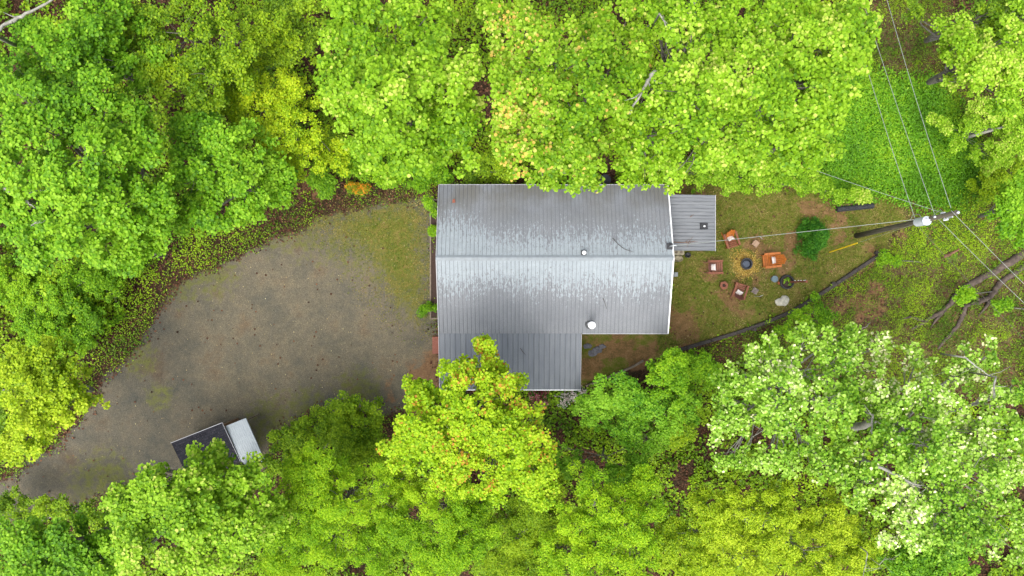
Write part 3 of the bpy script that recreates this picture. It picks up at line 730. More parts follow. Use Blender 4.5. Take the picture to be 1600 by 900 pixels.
# ------------------------------------------------------------------ the house
EZ, RZ = 3.0, 4.3
XL, XR, YN, YS = -3.955, 8.42, 5.585, -2.463
def ribbed(mb, a, b, n_pitch, down, wid=0.05, hgt=0.020):
    """ribbed sheet: a->b is the eave-parallel edge (upper side), down = vector to the low edge"""
    a, b, down = Vector(a), Vector(b), Vector(down)
    L = (b - a).length; u = (b - a) / L; nn = u.cross(down).normalized()
    if nn.z < 0: nn = -nn
    prof = []; k = int(L / n_pitch) + 1
    for i in range(k):
        s0 = i * n_pitch
        for ds, h in ((0, 0), (wid * .25, hgt), (wid * .75, hgt), (wid, 0)):
            if s0 + ds <= L: prof.append((s0 + ds, h))
    prof.append((L, 0))
    top = [a + u * s + nn * h for s, h in prof]; m = len(prof)
    vs = top + [p + down for p in top] + [p - nn * 0.03 for p in (a, b, b + down, a + down)]
    fs = [(i, i + m, i + m + 1, i + 1) for i in range(m - 1)]
    mb.add(vs, fs)
    # underside
    mb.add([p - nn * 0.012 for p in (a, b, b + down, a + down)], [(0, 1, 2, 3)])
def build_house():
    h = empty('house', (0, 0, 0), label='single storey house under a long weathered grey ribbed metal roof', cat='house')
    mb = MB(); ribbed(mb, (XL, RIDGE_Y, RZ), (XR, RIDGE_Y, RZ), 0.215, (0, YN - RIDGE_Y, EZ - RZ))
    ribbed(mb, (XL, RIDGE_Y, RZ), (XR, RIDGE_Y, RZ), 0.215, (0, YS - RIDGE_Y, EZ - RZ))
    roof = mb.build('roof', M['roof'], h, label='long ribbed gable roof, pale near the ridge and stained grey below')
    sl_ = (RZ - EZ) / (YN - RIDGE_Y)
    m = MB(); w = 0.14
    vs = []
    for x in (XL - 0.03, XR + 0.03):
        vs += [(x, RIDGE_Y - w, RZ + 0.034 - sl_ * w), (x, RIDGE_Y - 0.02, RZ + 0.05), (x, RIDGE_Y + 0.02, RZ + 0.05), (x, RIDGE_Y + w, RZ + 0.034 - sl_ * w), (x, RIDGE_Y + w, RZ + 0.012 - sl_ * w), (x, RIDGE_Y - w, RZ + 0.012 - sl_ * w)]
    m.add(vs, [(0, 1, 7, 6), (1, 2, 8, 7), (2, 3, 9, 8), (3, 4, 10, 9), (5, 0, 6, 11), (0, 5, 4, 3, 2, 1), (6, 7, 8, 9, 10, 11)])
    m.build('ridge_cap', M['ridge'], roof)
    # rake and eave trim
    for nm, x0, wd in (('rake_trim', XR + 0.035, 0.06), ('rake_trim', XL - 0.02, 0.03)):
        m = MB()
        for ye in (YN, YS):
            m.beam((x0, RIDGE_Y + (0.0 if ye > 0 else -0.0), RZ + 0.012), (x0, ye, EZ + 0.012), wd, 0.05)
        m.build(nm, M['white'] if wd > .05 else M['trim'], roof)
    m = MB(); m.beam((3.8, YS - 0.02, EZ - 0.07), (XR + 0.06, YS - 0.02, EZ - 0.07), 0.03, 0.12); m.build('fascia', M['trim'], roof)
    m = MB(); m.beam((XL, YN + 0.02, EZ - 0.07), (XR + 0.06, YN + 0.02, EZ - 0.07), 0.03, 0.12); m.build('fascia', M['trim'], roof)
    # walls
    wx0, wx1, wy0, wy1 = XL + 0.45, XR - 0.4, YS + 0.45, YN - 0.5
    m = MB()
    zt = 2.95
    m.add([(wx0, wy0, 0.3), (wx1, wy0, 0.3), (wx1, wy1, 0.3), (wx0, wy1, 0.3), (wx0, wy0, zt), (wx1, wy0, zt), (wx1, wy1, zt), (wx0, wy1, zt), (wx0, RIDGE_Y, RZ - .1), (wx1, RIDGE_Y, RZ - .1)],
          [(0, 1, 5, 4), (2, 3, 7, 6), (1, 2, 6, 9, 5), (3, 0, 4, 8, 7)])
    m.build('wall', M['plank'], h)
    m = MB(); m.box(((wx0 + wx1) / 2, (wy0 + wy1) / 2, 0.05), (wx1 - wx0 - 0.04, wy1 - wy0 - 0.04, 0.62)); m.build('foundation', M['stone'], h)
    def window(c, wdt, hgt, nx, ny):
        o = MB(); cx, cy, cz = c
        horizontal = abs(ny) > 0.5
        t = 0.07
        for sx_, sz_, ww, hh in ((0, hgt / 2, wdt + t, t), (0, -hgt / 2, wdt + t, t), (wdt / 2, 0, t, hgt - t), (-wdt / 2, 0, t, hgt - t), (0, 0, 0.03, hgt - t)):
            if horizontal: o.box((cx + sx_, cy + ny * 0.03, cz + sz_), (ww, 0.05, hh))
            else: o.box((cx + nx * 0.03, cy + sx_, cz + sz_), (0.05, ww, hh))
        f = o.build('window', M['trim'], h)
        g = MB()
        if horizontal: g.box((cx, cy + ny * 0.012, cz), (wdt - t, 0.012, hgt - t))
        else: g.box((cx + nx * 0.012, cy, cz), (0.012, wdt - t, hgt - t))
        g.build('pane', M['glass'], f)
    for y in (-0.8, 3.6): window((wx0, y, 1.7), 1.1, 1.1, -1, 0)
    for x in (-1.6, 1.8, 5.6): window((x, wy1, 1.7), 1.0, 1.1, 0, 1)
    for x in (5.2, 7.0): window((x, wy0, 1.7), 1.0, 1.1, 0, -1)
    window((wx1, -0.6, 1.7), 1.1, 1.1, 1, 0)
    m = MB(); m.box((wx1 + 0.02, 3.3, 1.35), (0.05, 0.9, 2.05)); d = m.build('door', M['trim'], h)
    m = MB(); m.lathe((wx1 + 0.07, 3.65, 1.3), [(0.0, -.03), (.03, -.02), (.03, .02), (0, .03)], 8); m.build('handle', M['black'], d)
    m = MB(); m.box((-1.2, wy0 - 0.02, 1.35), (0.9, 0.05, 2.05)); d = m.build('door', M['darkcedar'], h)
    m = MB(); m.lathe((-0.85, wy0 - 0.07, 1.3), [(0.0, -.03), (.03, -.02), (.03, .02), (0, .03)], 8); m.build('handle', M['black'], d)
    # south porch
    z0, z1 = EZ - 0.045, 2.5
    m = MB(); ribbed(m, (-3.965, YS + 0.03, z0), (3.75, YS + 0.03, z0), 0.285, (0, -5.585 - YS - 0.03, z1 - z0))
    pr = m.build('porch_roof', M['porchroof'], h, label='darker low pitched metal porch roof on the south side')
    m = MB(); m.beam((-3.98, -5.60, z1 - 0.01), (3.77, -5.60, z1 - 0.01), 0.045, 0.06); m.build('fascia', M['white'], pr)
    m = MB(); m.beam((-3.985, YS + 0.03, z0 - .02), (-3.985, -5.57, z1 - .02), 0.025, 0.07); m.build('rake_trim', M['trim'], pr)
    m = MB(); m.beam((3.765, YS - 0.04, z0 - .03), (3.765, -5.57, z1 - .03), 0.025, 0.07); m.build('rake_trim', M['trim'], pr)
    for x in (-3.8, -1.3, 1.2, 3.6):
        m = MB(); m.box((x, -5.4, 1.41), (0.12, 0.12, 2.1)); m.build('porch_post', M['plank'], h)
    m = MB(); m.beam((-3.86, -5.4, 2.41), (3.66, -5.4, 2.41), 0.1, 0.12); m.build('porch_beam', M['plank'], h)
    m = MB()
    for i in range(21): m.box((-0.1, -5.42 + i * 0.16, 0.33), (7.5, 0.15, 0.04))
    m.build('porch_floor', M['deck'], h)
    m = MB(); m.box((-0.1, -5.45, 0.0), (7.4, 0.06, 0.6)); m.build('porch_skirt', M['timber'], h)
    # east side roof
    m = MB(); a = Vector((8.36, 2.04, 2.86)); ribbed(m, a, a + Vector((0, 3.06, 0)), 0.19, (2.80, 0, -0.36), 0.045, 0.022)
    sr = m.build('side_roof', M['sideroof'], h, label='small flat looking ribbed roof on the east side')
    m = MB(); m.beam((11.17, 2.03, 2.49), (11.17, 5.11, 2.49), 0.03, 0.08); m.build('fascia', M['trim'], sr)
    for y in (2.2, 4.95):
        m = MB(); m.box((11.0, y, 1.25), (0.11, 0.11, 2.5)); m.build('porch_post', M['plank'], h)
    m = MB(); m.beam((11.0, 2.1, 2.44), (11.0, 5.05, 2.44), 0.09, 0.09); m.build('porch_beam', M['plank'], h)
    # things fixed to the roofs
    def onroof(px, py):
        z = 4
        for _ in range(6):
            p = P(px, py, z); z = RZ - sl_ * abs(p.y - RIDGE_Y)
        return Vector((p.x, p.y, z))
    p = onroof(912, 395)
    m = MB(); m.box(p + Vector((0, 0, 0.05)), (0.27, 0.27, 0.10), bev=0.02); v = m.build('vent', M['black'], h)
    m = MB(); m.lathe(p, [(0.05, 0.10), (0.05, 0.2), (0.11, 0.21), (0.115, 0.26), (0.06, 0.32), (0, 0.33)], 16); m.build('vent_cap', M['white'], v, smooth=True)
    p = onroof(921.5, 506.5)
    m = MB(); m.lathe(p, [(0.19, -0.08), (0.185, 0.04), (0.13, 0.06), (0.125, 0.85)], 20); v = m.build('flue_pipe', M['galv'], h, smooth=True)
    m = MB(); m.lathe(p, [(0.20, 0.03), (0.26, 0.035), (0.26, 0.065), (0.20, 0.07)], 20); m.build('flashing', M['black'], v, smooth=True)
    m = MB(); m.lathe(p, [(0.13, 0.85), (0.13, 0.92), (0.195, 0.93), (0.20, 1.04), (0.17, 1.08), (0, 1.10)], 20); m.build('flue_cap', M['white'], v)
    # service mast and its boot
    p = onroof(1042, 385); p.x = 8.28
    m = MB(); m.box(p + Vector((0, 0, 0.05)), (0.32, 0.34, 0.08), bev=0.02); v = m.build('mast_boot', M['black'], h)
    m = MB(); m.tube([p, p + Vector((0, 0, 0.75)), p + Vector((0.05, 0, 0.84)), p + Vector((0.14, 0, 0.84)), p + Vector((0.19, 0, 0.76))], 0.035, 8); m.build('service_mast', M['galv'], v, smooth=True)
    # roof vent on the side roof
    c = Vector((10.5, 3.38, 2.62))
    m = MB(); m.box(c, (0.42, 0.36, 0.07), bev=0.015)
    for dy in (-.13, .13): m.box(c + Vector((0, dy, 0.05)), (0.42, 0.07, 0.05), bev=0.01)
    v = m.build('roof_vent', M['black'], h)
    m = MB(); m.box(c + Vector((0.02, 0, 0.065)), (0.11, 0.09, 0.06), bev=0.02); m.build('vent_hood', M['white'], v)
    return h, onroof, p + Vector((0.05, 0, 0.7))
house, onroof, MAST = build_house()

def twig(label, pts, r, mat, br=()):
    m = MB(); m.tube(pts, [r] + [r * .8] * (len(pts) - 2) + [r * .3], 5)
    for q_ in br: m.tube(q_, [r * .6, r * .2], 4)
    o = m.build('twig', mat, label=label, cat='twig', group='twigs fallen on the roofs')
def rt(px, py, dz=0.045): return onroof(px, py) + Vector((0, 0, dz))
twig('long curved dark twig above the ridge on the metal roof', [rt(957, 372), rt(966, 382), rt(975, 389), rt(990, 394)], 0.02, M['twig'])
twig('short dark twig on the southern roof slope', [rt(942, 466), rt(944, 471), rt(948, 483)], 0.018, M['twig'])
def sr_(px, py):
    z = 2.7
    for _ in range(5):
        p = P(px, py, z); z = 2.86 - 0.36 * (p.x - 8.36) / 2.8
    return Vector((p.x, p.y, z + 0.045))
def pr_(px, py):
    z = 2.7
    for _ in range(5):
        p = P(px, py, z); z = 2.955 - 0.455 * (-2.43 - p.y) / 3.15
    return Vector((p.x, p.y, z + 0.045))
twig('small dark twig lying on the porch roof', [pr_(813, 544), pr_(817, 550), pr_(822, 555)], 0.016, M['twig'])
twig('forked reddish brown branch on the small east roof', [sr_(1050, 378), sr_(1064, 379), sr_(1078, 378), sr_(1090, 378)], 0.02, M['rusttwig'],
     br=[(sr_(1076, 378), sr_(1083, 369)), (sr_(1076, 378), sr_(1073, 387)), (sr_(1078, 379), sr_(1086, 376)), (sr_(1070, 379), sr_(1077, 373)), (sr_(1072, 379), sr_(1081, 382))])
twig('tiny brown twig high on the small east roof', [sr_(1078, 339), sr_(1081, 337), sr_(1084, 335)], 0.016, M['rusttwig'])
# a patch of dead leaves on the west end of the roof
m = MB()
c = rt(709, 314, 0.03)
for i in range(7):
    m.box(c + Vector((RS.uniform(-.05, .05), RS.uniform(-.13, .13), 0.01 * i)), (0.07, 0.1, 0.008), Matrix.Rotation(RS.rand() * 3, 3, 'Z'))
m.build('dead_leaf_clump', M['rust'], label='rusty brown clump of dead leaves near the north west roof corner', cat='dead leaves')

# bed along the west wall
def bed():
    b = empty('planting_bed', G(679, 405), label='narrow timber edged mulch bed along the west wall of the house', cat='planting bed')
    o = b.location
    m = MB(); x0, x1 = G(673, 400).x, -3.55; y0, y1 = G(680, 497).y, G(680, 313).y
    m.box((((x0 + x1) / 2) - o.x, (y0 + y1) / 2 - o.y, 0.04), (x1 - x0, y1 - y0, 0.08)); m.build('soil', M['mulch'], b)
    for a, c_ in (((x0, y0 - .05), (x0, y1 + .05)), ((x0 + .05, y0 - .02), (x1, y0 - .02)), ((x0 + .05, y1 + .02), (x1, y1 + .02))):
        m = MB(); m.beam((a[0] - o.x, a[1] - o.y, 0.07), (c_[0] - o.x, c_[1] - o.y, 0.07), 0.09, 0.14, bev=0.01); m.build('edging_board', M['paletimber'], b)
bed()
m = MB(); c = G(682, 539); m.box(c + Vector((0.25, 0, 0.08)), (0.95, 1.0, 0.16), bev=0.015)
st = m.build('step', M['brick'], label='low red brick step at the south west corner of the house', cat='step')

# ------------------------------------------------------------------ small sheds by the drive
def shed():
    ang = atan2(32, 81)
    o = P(347.1, 660.8, 0); z = 2.35
    A = P(347.1, 660.8, z)  # north-east roof corner of the black roof
    root = empty('garden_shed', (A.x, A.y, 0), ang, label='small shed with a black shingle roof beside the drive', cat='shed')
    # local: x along the long edge (towards NE positive), y across (north positive). origin = NE corner
    w, d = 3.02, 2.75
    m = MB(); m.add([(-w, 0, z), (0, 0, z), (0, -d, z - 0.35), (-w, -d, z - 0.35), (-w, 0, z - .06), (0, 0, z - .06), (0, -d, z - 0.41), (-w, -d, z - 0.41)],
                    [(0, 3, 2, 1), (4, 5, 6, 7), (0, 1, 5, 4), (1, 2, 6, 5), (2, 3, 7, 6), (3, 0, 4, 7)])
    r = m.build('roof', M['shingle'], root)
    m = MB(); m.beam((-w - .02, 0.012, z), (0.02, 0.012, z), 0.03, 0.05); m.beam((0.014, 0.0, z), (0.014, -d, z - 0.35), 0.018, 0.05); m.build('drip_edge', M['trim'], r)
    m = MB(); m.box((-w / 2, -d / 2, 0.93), (w - 0.25, d - 0.25, 1.9)); m.build('wall', M['plank'], root)
    m = MB(); m.box((-w / 2, -0.10, 0.95), (1.1, 0.04, 1.7)); dd = m.build('door', M['darkcedar'], root)
    m = MB(); m.box((-w / 2 + .42, -0.07, 0.95), (0.04, 0.04, 0.14)); m.build('handle', M['black'], dd)
    # white lean-to canopy
    B = P(352.4, 665.8, 2.1); 
    root2 = empty('lean_to_shelter', (B.x, B.y, 0), atan2(12.8, 32), label='narrow shelter with a white metal roof adjoining the black shed', cat='shelter')
    w2, d2 = 1.22, 2.75; z2 = 2.1
    m = MB(); ribbed(m, (0, 0, z2 + .014), (w2, 0, z2 + .014), 0.12, (0.05, -d2, -0.12), 0.05, 0.008)
    m.add([(0, 0, z2 - .01), (w2, 0, z2 - .01), (w2 + 0.05, -d2, z2 - .13), (0.05, -d2, z2 - .13), (0, 0, z2 - .06), (w2, 0, z2 - .06), (w2 + 0.05, -d2, z2 - .18), (0.05, -d2, z2 - .18)],
                    [(4, 5, 6, 7), (0, 1, 5, 4), (1, 2, 6, 5), (2, 3, 7, 6), (3, 0, 4, 7)])
    m.build('roof', M['whiteroof'], root2)
    for x, y in ((0.12, -0.15), (w2 - .12, -0.15), (0.12, -d2 + .15), (w2 - .08, -d2 + .15)):
        m = MB(); m.box((x, y, 0.98), (0.08, 0.08, 1.95)); m.build('post', M['paletimber'], root2)
shed()

# ------------------------------------------------------------------ fire pit and furniture
def dirrot(dx, dy): return atan2(-dx, dy)
def chair(label, px, py, d, mat, mat2, sc=1.0, plabel=None, prot=0.0, poff=(0, 0)):
    g = G(px, py); g.z += 0.0
    r = empty('garden_chair', (0, 0, 0), dirrot(*d), label=label, cat='chair', group='wooden chairs round the fire pit')
    r.location = P(px, py, 0.4); r.location.z = tz(g.x, g.y); r.scale = (sc, sc, sc)
    m = MB()
    for i in range(6):                                  # seat slats, front high
        t = i / 5; y = 0.46 - t * 0.50; z = 0.37 - t * 0.12
        m.box((0, y, z), (0.56, 0.082, 0.022), Matrix.Rotation(0.24, 3, 'X'), bev=0.004)
    m.box((0, 0.505, 0.335), (0.60, 0.022, 0.10))
    m.build('seat', mat, r)
    m = MB()
    for i in range(5):                                   # fan back
        k = i - 2
        a = Vector((k * 0.105, -0.04, 0.24)); b = Vector((k * 0.095, -0.44 + abs(k) * 0.03, 0.95 - abs(k) * 0.045))
        m.beam(a, b, 0.088, 0.02, up=Vector((0, 1, 0.4)), bev=0.003)
    m.beam((-0.27, -0.29, 0.60), (0.27, -0.29, 0.60), 0.03, 0.06); m.build('backrest', mat2, r)
    for s in (-1, 1):
        m = MB(); m.beam((s * 0.335, 0.50, 0.575), (s * 0.325, -0.33, 0.555), 0.115, 0.024, bev=0.005); m.build('arm', mat, r)
        m = MB(); m.box((s * 0.30, 0.44, 0.28), (0.035, 0.10, 0.56)); m.build('leg', mat, r)
        m = MB(); m.beam((s * 0.285, 0.46, 0.29), (s * 0.285, -0.46, 0.04), 0.03, 0.10); m.build('leg', mat2, r)
    if plabel:
        m = MB(); n = 9; vs = []; fs = []
        for side in (1, -1):
            for i in range(n):
                for j in range(n):
                    u, v = i / (n - 1) * 2 - 1, j / (n - 1) * 2 - 1
                    k = (1 - u ** 4) * (1 - v ** 4); e = 1 - 0.10 * (u * u * v * v) * 0 - 0.07 * (1 - abs(u * v))
                    vs.append((u * 0.17 * (e + 0.06), v * 0.15 * (e + 0.06), side * 0.065 * k ** 0.6 + random.uniform(-.003, .003)))
        for q_ in (0, 1):
            o = q_ * n * n
            for i in range(n - 1):
                for j in range(n - 1):
                    f = (o + i * n + j, o + (i + 1) * n + j, o + (i + 1) * n + j + 1, o + i * n + j + 1); fs.append(f if q_ == 0 else f[::-1])
        m.add(vs, fs)
        p = m.build('pillow', M['pillow'], smooth=True, label=plabel, cat='pillow', group='pillows on the wooden chairs')
        rz = dirrot(*d)
        off = Matrix.Rotation(rz, 3, 'Z') @ Vector((poff[0], -0.02 + poff[1], 0)) * sc
        p.location = r.location + off + Vector((0, 0, 0.40 * sc)); p.rotation_euler = (radians(38), 0, rz + prot); p.scale = (1.0 * sc,) * 3
    return r
chair('reddish wooden slatted chair nearest the small east roof', 1141.5, 372.5, (0.30, -0.95), M['cedar'], M['orange'], 1.04, plabel='white pillow on the chair nearest the small east roof', prot=0.12)
chair('dark red slatted chair west of the fire pit', 1114.5, 417.5, (1, 0.03), M['cedar'], M['darkcedar'], 1.05, 'white pillow on the dark red chair west of the fire pit')
chair('dark red chair south of the fire pit, its back to the wall', 1155, 457, (0.30, 0.95), M['cedar'], M['darkcedar'], 1.02, 'white pillow on the chair south of the fire pit', prot=-0.25)
chair('bright orange slatted chair east of the fire pit', 1208, 406.5, (-1, -0.09), M['orange'], M['orange'], 1.14, 'white pillow on the bright orange chair', prot=0.05)

def firepit():
    g = G(1164, 412.5); r = empty('fire_pit', g, label='round black metal fire pit ringed with yellow wood chips', cat='fire pit')
    m = MB(); m.lathe((0, 0, 0), [(0.25, 0.0), (0.28, 0.02), (0.30, 0.30), (0.34, 0.31), (0.34, 0.34), (0.27, 0.34), (0.255, 0.30), (0.235, 0.16), (0, 0.14)], 28); m.build('bowl', M['black'], r, smooth=False)
    m = MB(); m.lathe((0.015, -0.01, 0), [(0.232, 0.175), (0.2, 0.20), (0.1, 0.225), (0.0, 0.21)], 20); m.build('ashes', M['ash'], r, smooth=True)
    for a in (0.3, 2.4, 4.5):
        m = MB(); c, s = cos(a), sin(a); m.tube([(c * .33, s * .33, .3), (c * .38, s * .38, .29), (c * .36, s * .36, .0)], 0.014, 6); m.build('leg', M['black'], r)
firepit()
def table(label, px, py, rot, size, h, mat, slats=0, name='side_table'):
    g = G(px, py); r = empty(name, (P(px, py, h).x, P(px, py, h).y, g.z), rot, label=label, cat='side table')
    m = MB()
    if slats:
        for i in range(slats):
            m.box((0, (i - (slats - 1) / 2) * size / slats, h), (size, size / slats - 0.012, 0.025))
    else: m.box((0, 0, h), (size, size, 0.03), bev=0.012)
    m.build('tabletop', mat, r)
    k = size / 2 - 0.045
    for sx in (-1, 1):
        for sy in (-1, 1):
            m = MB(); m.box((sx * k, sy * k, (h - .015) / 2), (0.04, 0.04, h - 0.015)); m.build('leg', mat, r)
table('square tan side table between the red and orange chairs', 1181, 380.5, radians(52), 0.34, 0.42, M['tan'])
table('square grey slatted side table south of the fire pit', 1180, 454.5, radians(58), 0.33, 0.36, M['greywood'], 5)
def planter():
    g = G(1128, 446); r = empty('wooden_planter', g, radians(15), label='reddish hexagonal wooden planter with a dark opening', cat='planter')
    m = MB(); m.lathe((0, 0, 0), [(0.17, 0), (0.26, 0.36), (0.26, 0.42), (0.11, 0.42), (0.10, 0.30), (0, 0.28)], 6); m.build('box', M['cedar'], r)
    m = MB(); m.lathe((0, 0, 0), [(0.098, 0.34), (0.05, 0.37), (0, 0.36)], 12); m.build('soil', M['mulch'], r)
planter()
g = G(1207, 436); m = MB(); m.lathe(g, [(0.12, 0), (0.13, 0.3), (0.19, 0.32), (0.195, 0.37), (0.17, 0.385), (0.14, 0.37), (0, 0.375)], 24)
m.build('round_stool', M['teal'], label='small round blue grey stool beside the black planter ring', cat='stool')
def ring():
    g = G(1228, 440.5); r = empty('tyre_planter', g, label='black tyre laid flat as a planter with green plants inside', cat='planter')
    m = MB(); prof = []; 
    n = 28; R, rr = 0.37, 0.055; vs = []; fs = []; k = 8
    for i in range(n):
        a = 2 * pi * i / n
        for j in range(k):
            b_ = 2 * pi * j / k; q_ = R + rr * cos(b_); vs.append((q_ * cos(a), q_ * sin(a), 0.13 + 0.12 * sin(b_)))
    for i in range(n):
        for j in range(k): fs.append((i * k + j, ((i + 1) % n) * k + j, ((i + 1) % n) * k + (j + 1) % k, i * k + (j + 1) % k))
    m.add(vs, fs); m.build('tyre', M['rubber'], r, smooth=True)
    m = MB(); m.lathe((0, 0, 0), [(0.33, 0.10), (0.15, 0.13), (0, 0.13)], 18); m.build('soil', M['mulch'], r)
    C = np.array([[-.12, .12, .2], [-.02, .16, .22], [.12, .1, .2], [-.17, -.02, .18], [.14, -.14, .2], [.04, .2, .2], [.2, -.02, .16]]); Rr = np.full(len(C), 0.09)
    pos, nrm, size, t = clumps_to_leaves(C, Rr, 0.06, 6)
    V, Fq = leaves(pos, nrm, size); np_mesh('plants', V, Fq, LM['green'], r, tint=np.repeat(t, 2))
ring()
def garden_post():
    g = G(1232, 440.5); r = empty('garden_post', g, label='tall rusty red wooden post with pale knobs rising from the tyre planter', cat='post')
    m = MB(); m.box((0, 0, 1.2), (0.09, 0.09, 2.4), bev=0.01); m.build('post', M['rust'], r)
    for z in (0.9, 1.35, 1.7, 2.1, 2.3):
        m = MB(); m.lathe((0.01, 0.055, z), [(0, -.035), (.035, -.02), (.038, .02), (0, .035)], 8); m.build('knob', M['white'], r)
    m = MB(); m.box((0, 0.0, 2.44), (0.13, 0.13, 0.06), bev=0.01); m.build('post_cap', M['rust'], r)
garden_post()
g = G(1216, 442.5); m = MB(); m.lathe(g, [(0.05, 0), (0.075, 0.13), (0.085, 0.13), (0.085, 0.16), (0.065, 0.16), (0.055, 0.12), (0, 0.12)], 14)
m.build('clay_pot', M['terracotta'], label='small orange clay pot touching the tyre planter', cat='pot')
def rock():
    g = G(1222.5, 470.5); m = MB(); vs, fs = [], []; n, k = 14, 9
    rs = np.random.RandomState(5); ph = rs.rand(8) * 6
    for i in range(k):
        t = i / (k - 1) * pi / 2
        for j in range(n):
            a = 2 * pi * j / n
            q_ = 1 + 0.16 * sin(2 * a + ph[0]) + 0.10 * sin(3 * a + ph[1]) + 0.07 * sin(5 * a + ph[2] + t * 2) + rs.uniform(-.04, .04)
            z = sin(t) * 0.24 * (1 + 0.25 * sin(a * 2 + ph[3]) * cos(t)) + rs.uniform(-.012, .012)
            vs.append((cos(t) * q_ * 0.38 * cos(a), cos(t) * q_ * 0.33 * sin(a), z))
    for i in range(k - 1):
        for j in range(n):
            a, b_ = i * n + j, i * n + (j + 1) % n; fs.append((a, b_, b_ + n, a + n))
    m.add(vs, fs); o = m.build('boulder', M['boulder'], label='pale angular boulder on the lawn near the retaining wall', cat='boulder'); o.location = g; o.rotation_euler = (0, 0, 0.3)
rock()
def hook(label, px, py, d, hgt):
    g = G(px, py); d = Vector((d[0], d[1], 0)).normalized()
    pts = [Vector((0, 0, 0)), Vector((0, 0, hgt - .15))]
    for i in range(1, 9):
        a = pi * i / 9; pts.append(Vector((0, 0, hgt - .15)) + d * (0.12 - 0.12 * cos(a)) + Vector((0, 0, 0.14 * sin(a))))
    m = MB(); m.tube(pts, 0.011, 6); o = m.build('plant_hook', M['galv'], label=label, cat='plant hook', group='thin metal plant hooks on the lawn'); o.location = g
hook('thin curved metal plant hook beside the tan side table', 1172, 372, (1, -0.9), 1.55)
hook('thin metal plant hook beside the grey slatted table', 1178, 463, (1, 0.5), 1.0)

# dense evergreen shrub
def evergreen():
    g = G(1264, 372); r = empty('evergreen_shrub', g, label='dense dark green evergreen shrub on the lawn by the yellow guy guard', cat='shrub')
    k = 330; a = RS.rand(k) * 2 * pi; u = RS.rand(k) ** 0.5
    t = RS.rand(k) ** 1.3
    Rm = (1 - t * 0.75)
    wb = 1 + 0.10 * np.sin(3 * a + 1) + 0.08 * np.sin(7 * a) + RS.normal(size=k) * 0.07
    x = np.cos(a) * u * 0.96 * Rm * wb; y = np.sin(a) * u * 1.22 * Rm * wb; z = 0.15 + t * 1.9 * (1 - 0.25 * u)
    C = np.stack([x, y, z], 1)
    pos, nrm, size, tt = clumps_to_leaves(C, np.full(k, 0.17) * RS.uniform(.5, 1.5, k), 0.085, 13, flat=0.8, tilt=1.2, upbias=0.5)
    V, Fq = leaves(pos, nrm, size, 'long'); np_mesh('crown', V, Fq, LM['pine'], r, tint=np.repeat(tt, 2))
    m = MB(); m.tube([(0, 0, -.05), (0, 0, 1.6)], [0.07, 0.02], 7); m.build('trunk', M['bark'], r)
evergreen()

# ------------------------------------------------------------------ things against the house
def boxes():
    g = G(1057, 395); r = empty('water_heater_cabinet', g, label='beige metal outdoor unit in the corner below the small east roof', cat='outdoor unit')
    m = MB(); m.box((0, 0, 0.3), (0.62, 0.30, 0.6), bev=0.02); m.build('casing', M['beige'], r)
    for x in (-.15, .13):
        m = MB(); m.lathe((x, 0, 0), [(0.0, .602), (.075, .603), (.075, .63), (.05, .635), (0, .62)], 14); m.build('cap', M['paletimber'], r)
    g = G(1058, 404.5); m = MB(); m.lathe(g, [(0.05, 0), (0.2, 0.05), (0.24, 0.3), (0.22, 0.34), (0.19, 0.31), (0.15, 0.2), (0, 0.18)], 9, sx=1.2, sy=0.8)
    m.build('basket', M['beige'], label='worn tan basket against the east wall', cat='basket')
    g = G(1073, 399); m = MB(); m.lathe(g, [(0.11, 0), (0.145, 0.33), (0.155, 0.33), (0.155, 0.36), (0.13, 0.36), (0.11, 0.2), (0, 0.16)], 18)
    m.build('bucket', M['black'], label='small black bucket at the corner of the small east roof', cat='bucket')
    g = G(1053, 429); m = MB(); m.box(g + Vector((0, 0, 0.25)), (0.24, 0.26, 0.5), bev=0.02)
    m.build('utility_box', M['grey'], label='small grey utility box on the east wall of the house', cat='utility box')
    p = P(946, 281, 0.9); p.z = tz(p.x, p.y)
    m = MB(); m.lathe(p, [(0.22, 0), (0.29, 0.85), (0.32, 0.86), (0.32, 0.93), (0.27, 0.95), (0.1, 1.0), (0, 1.0)], 20)
    o = m.build('rubbish_bin', M['black'], label='round black lidded bin behind the north eave under the trees', cat='bin')
boxes()
for i, (px, py, s) in enumerate(((933, 547, .34), (926, 552, .30), (918, 541, .26), (941, 541, .22))):
    g = G(px, py); m = MB(); n = 8; rs = np.random.RandomState(20 + i)
    prof = [(0.9 * s, -.03), (s, 0.03), (0.85 * s, 0.06), (0.0, 0.065)]
    m.lathe(g, prof, n, sx=1.0, sy=0.6)
    for j in range(len(m.v)):
        v = m.v[j]; m.v[j] = (v[0] + rs.uniform(-.05, .05), v[1] + rs.uniform(-.04, .04), v[2])
    m.build('flat_stone', M['stone'], label=['largest slate grey stone in the clay beside the porch', 'western slate grey stone in the clay beside the porch', 'small slate stone tight against the porch corner', 'small slate stone under the main south eave'][i], cat='stone', group='flat stones in the clay south of the house')

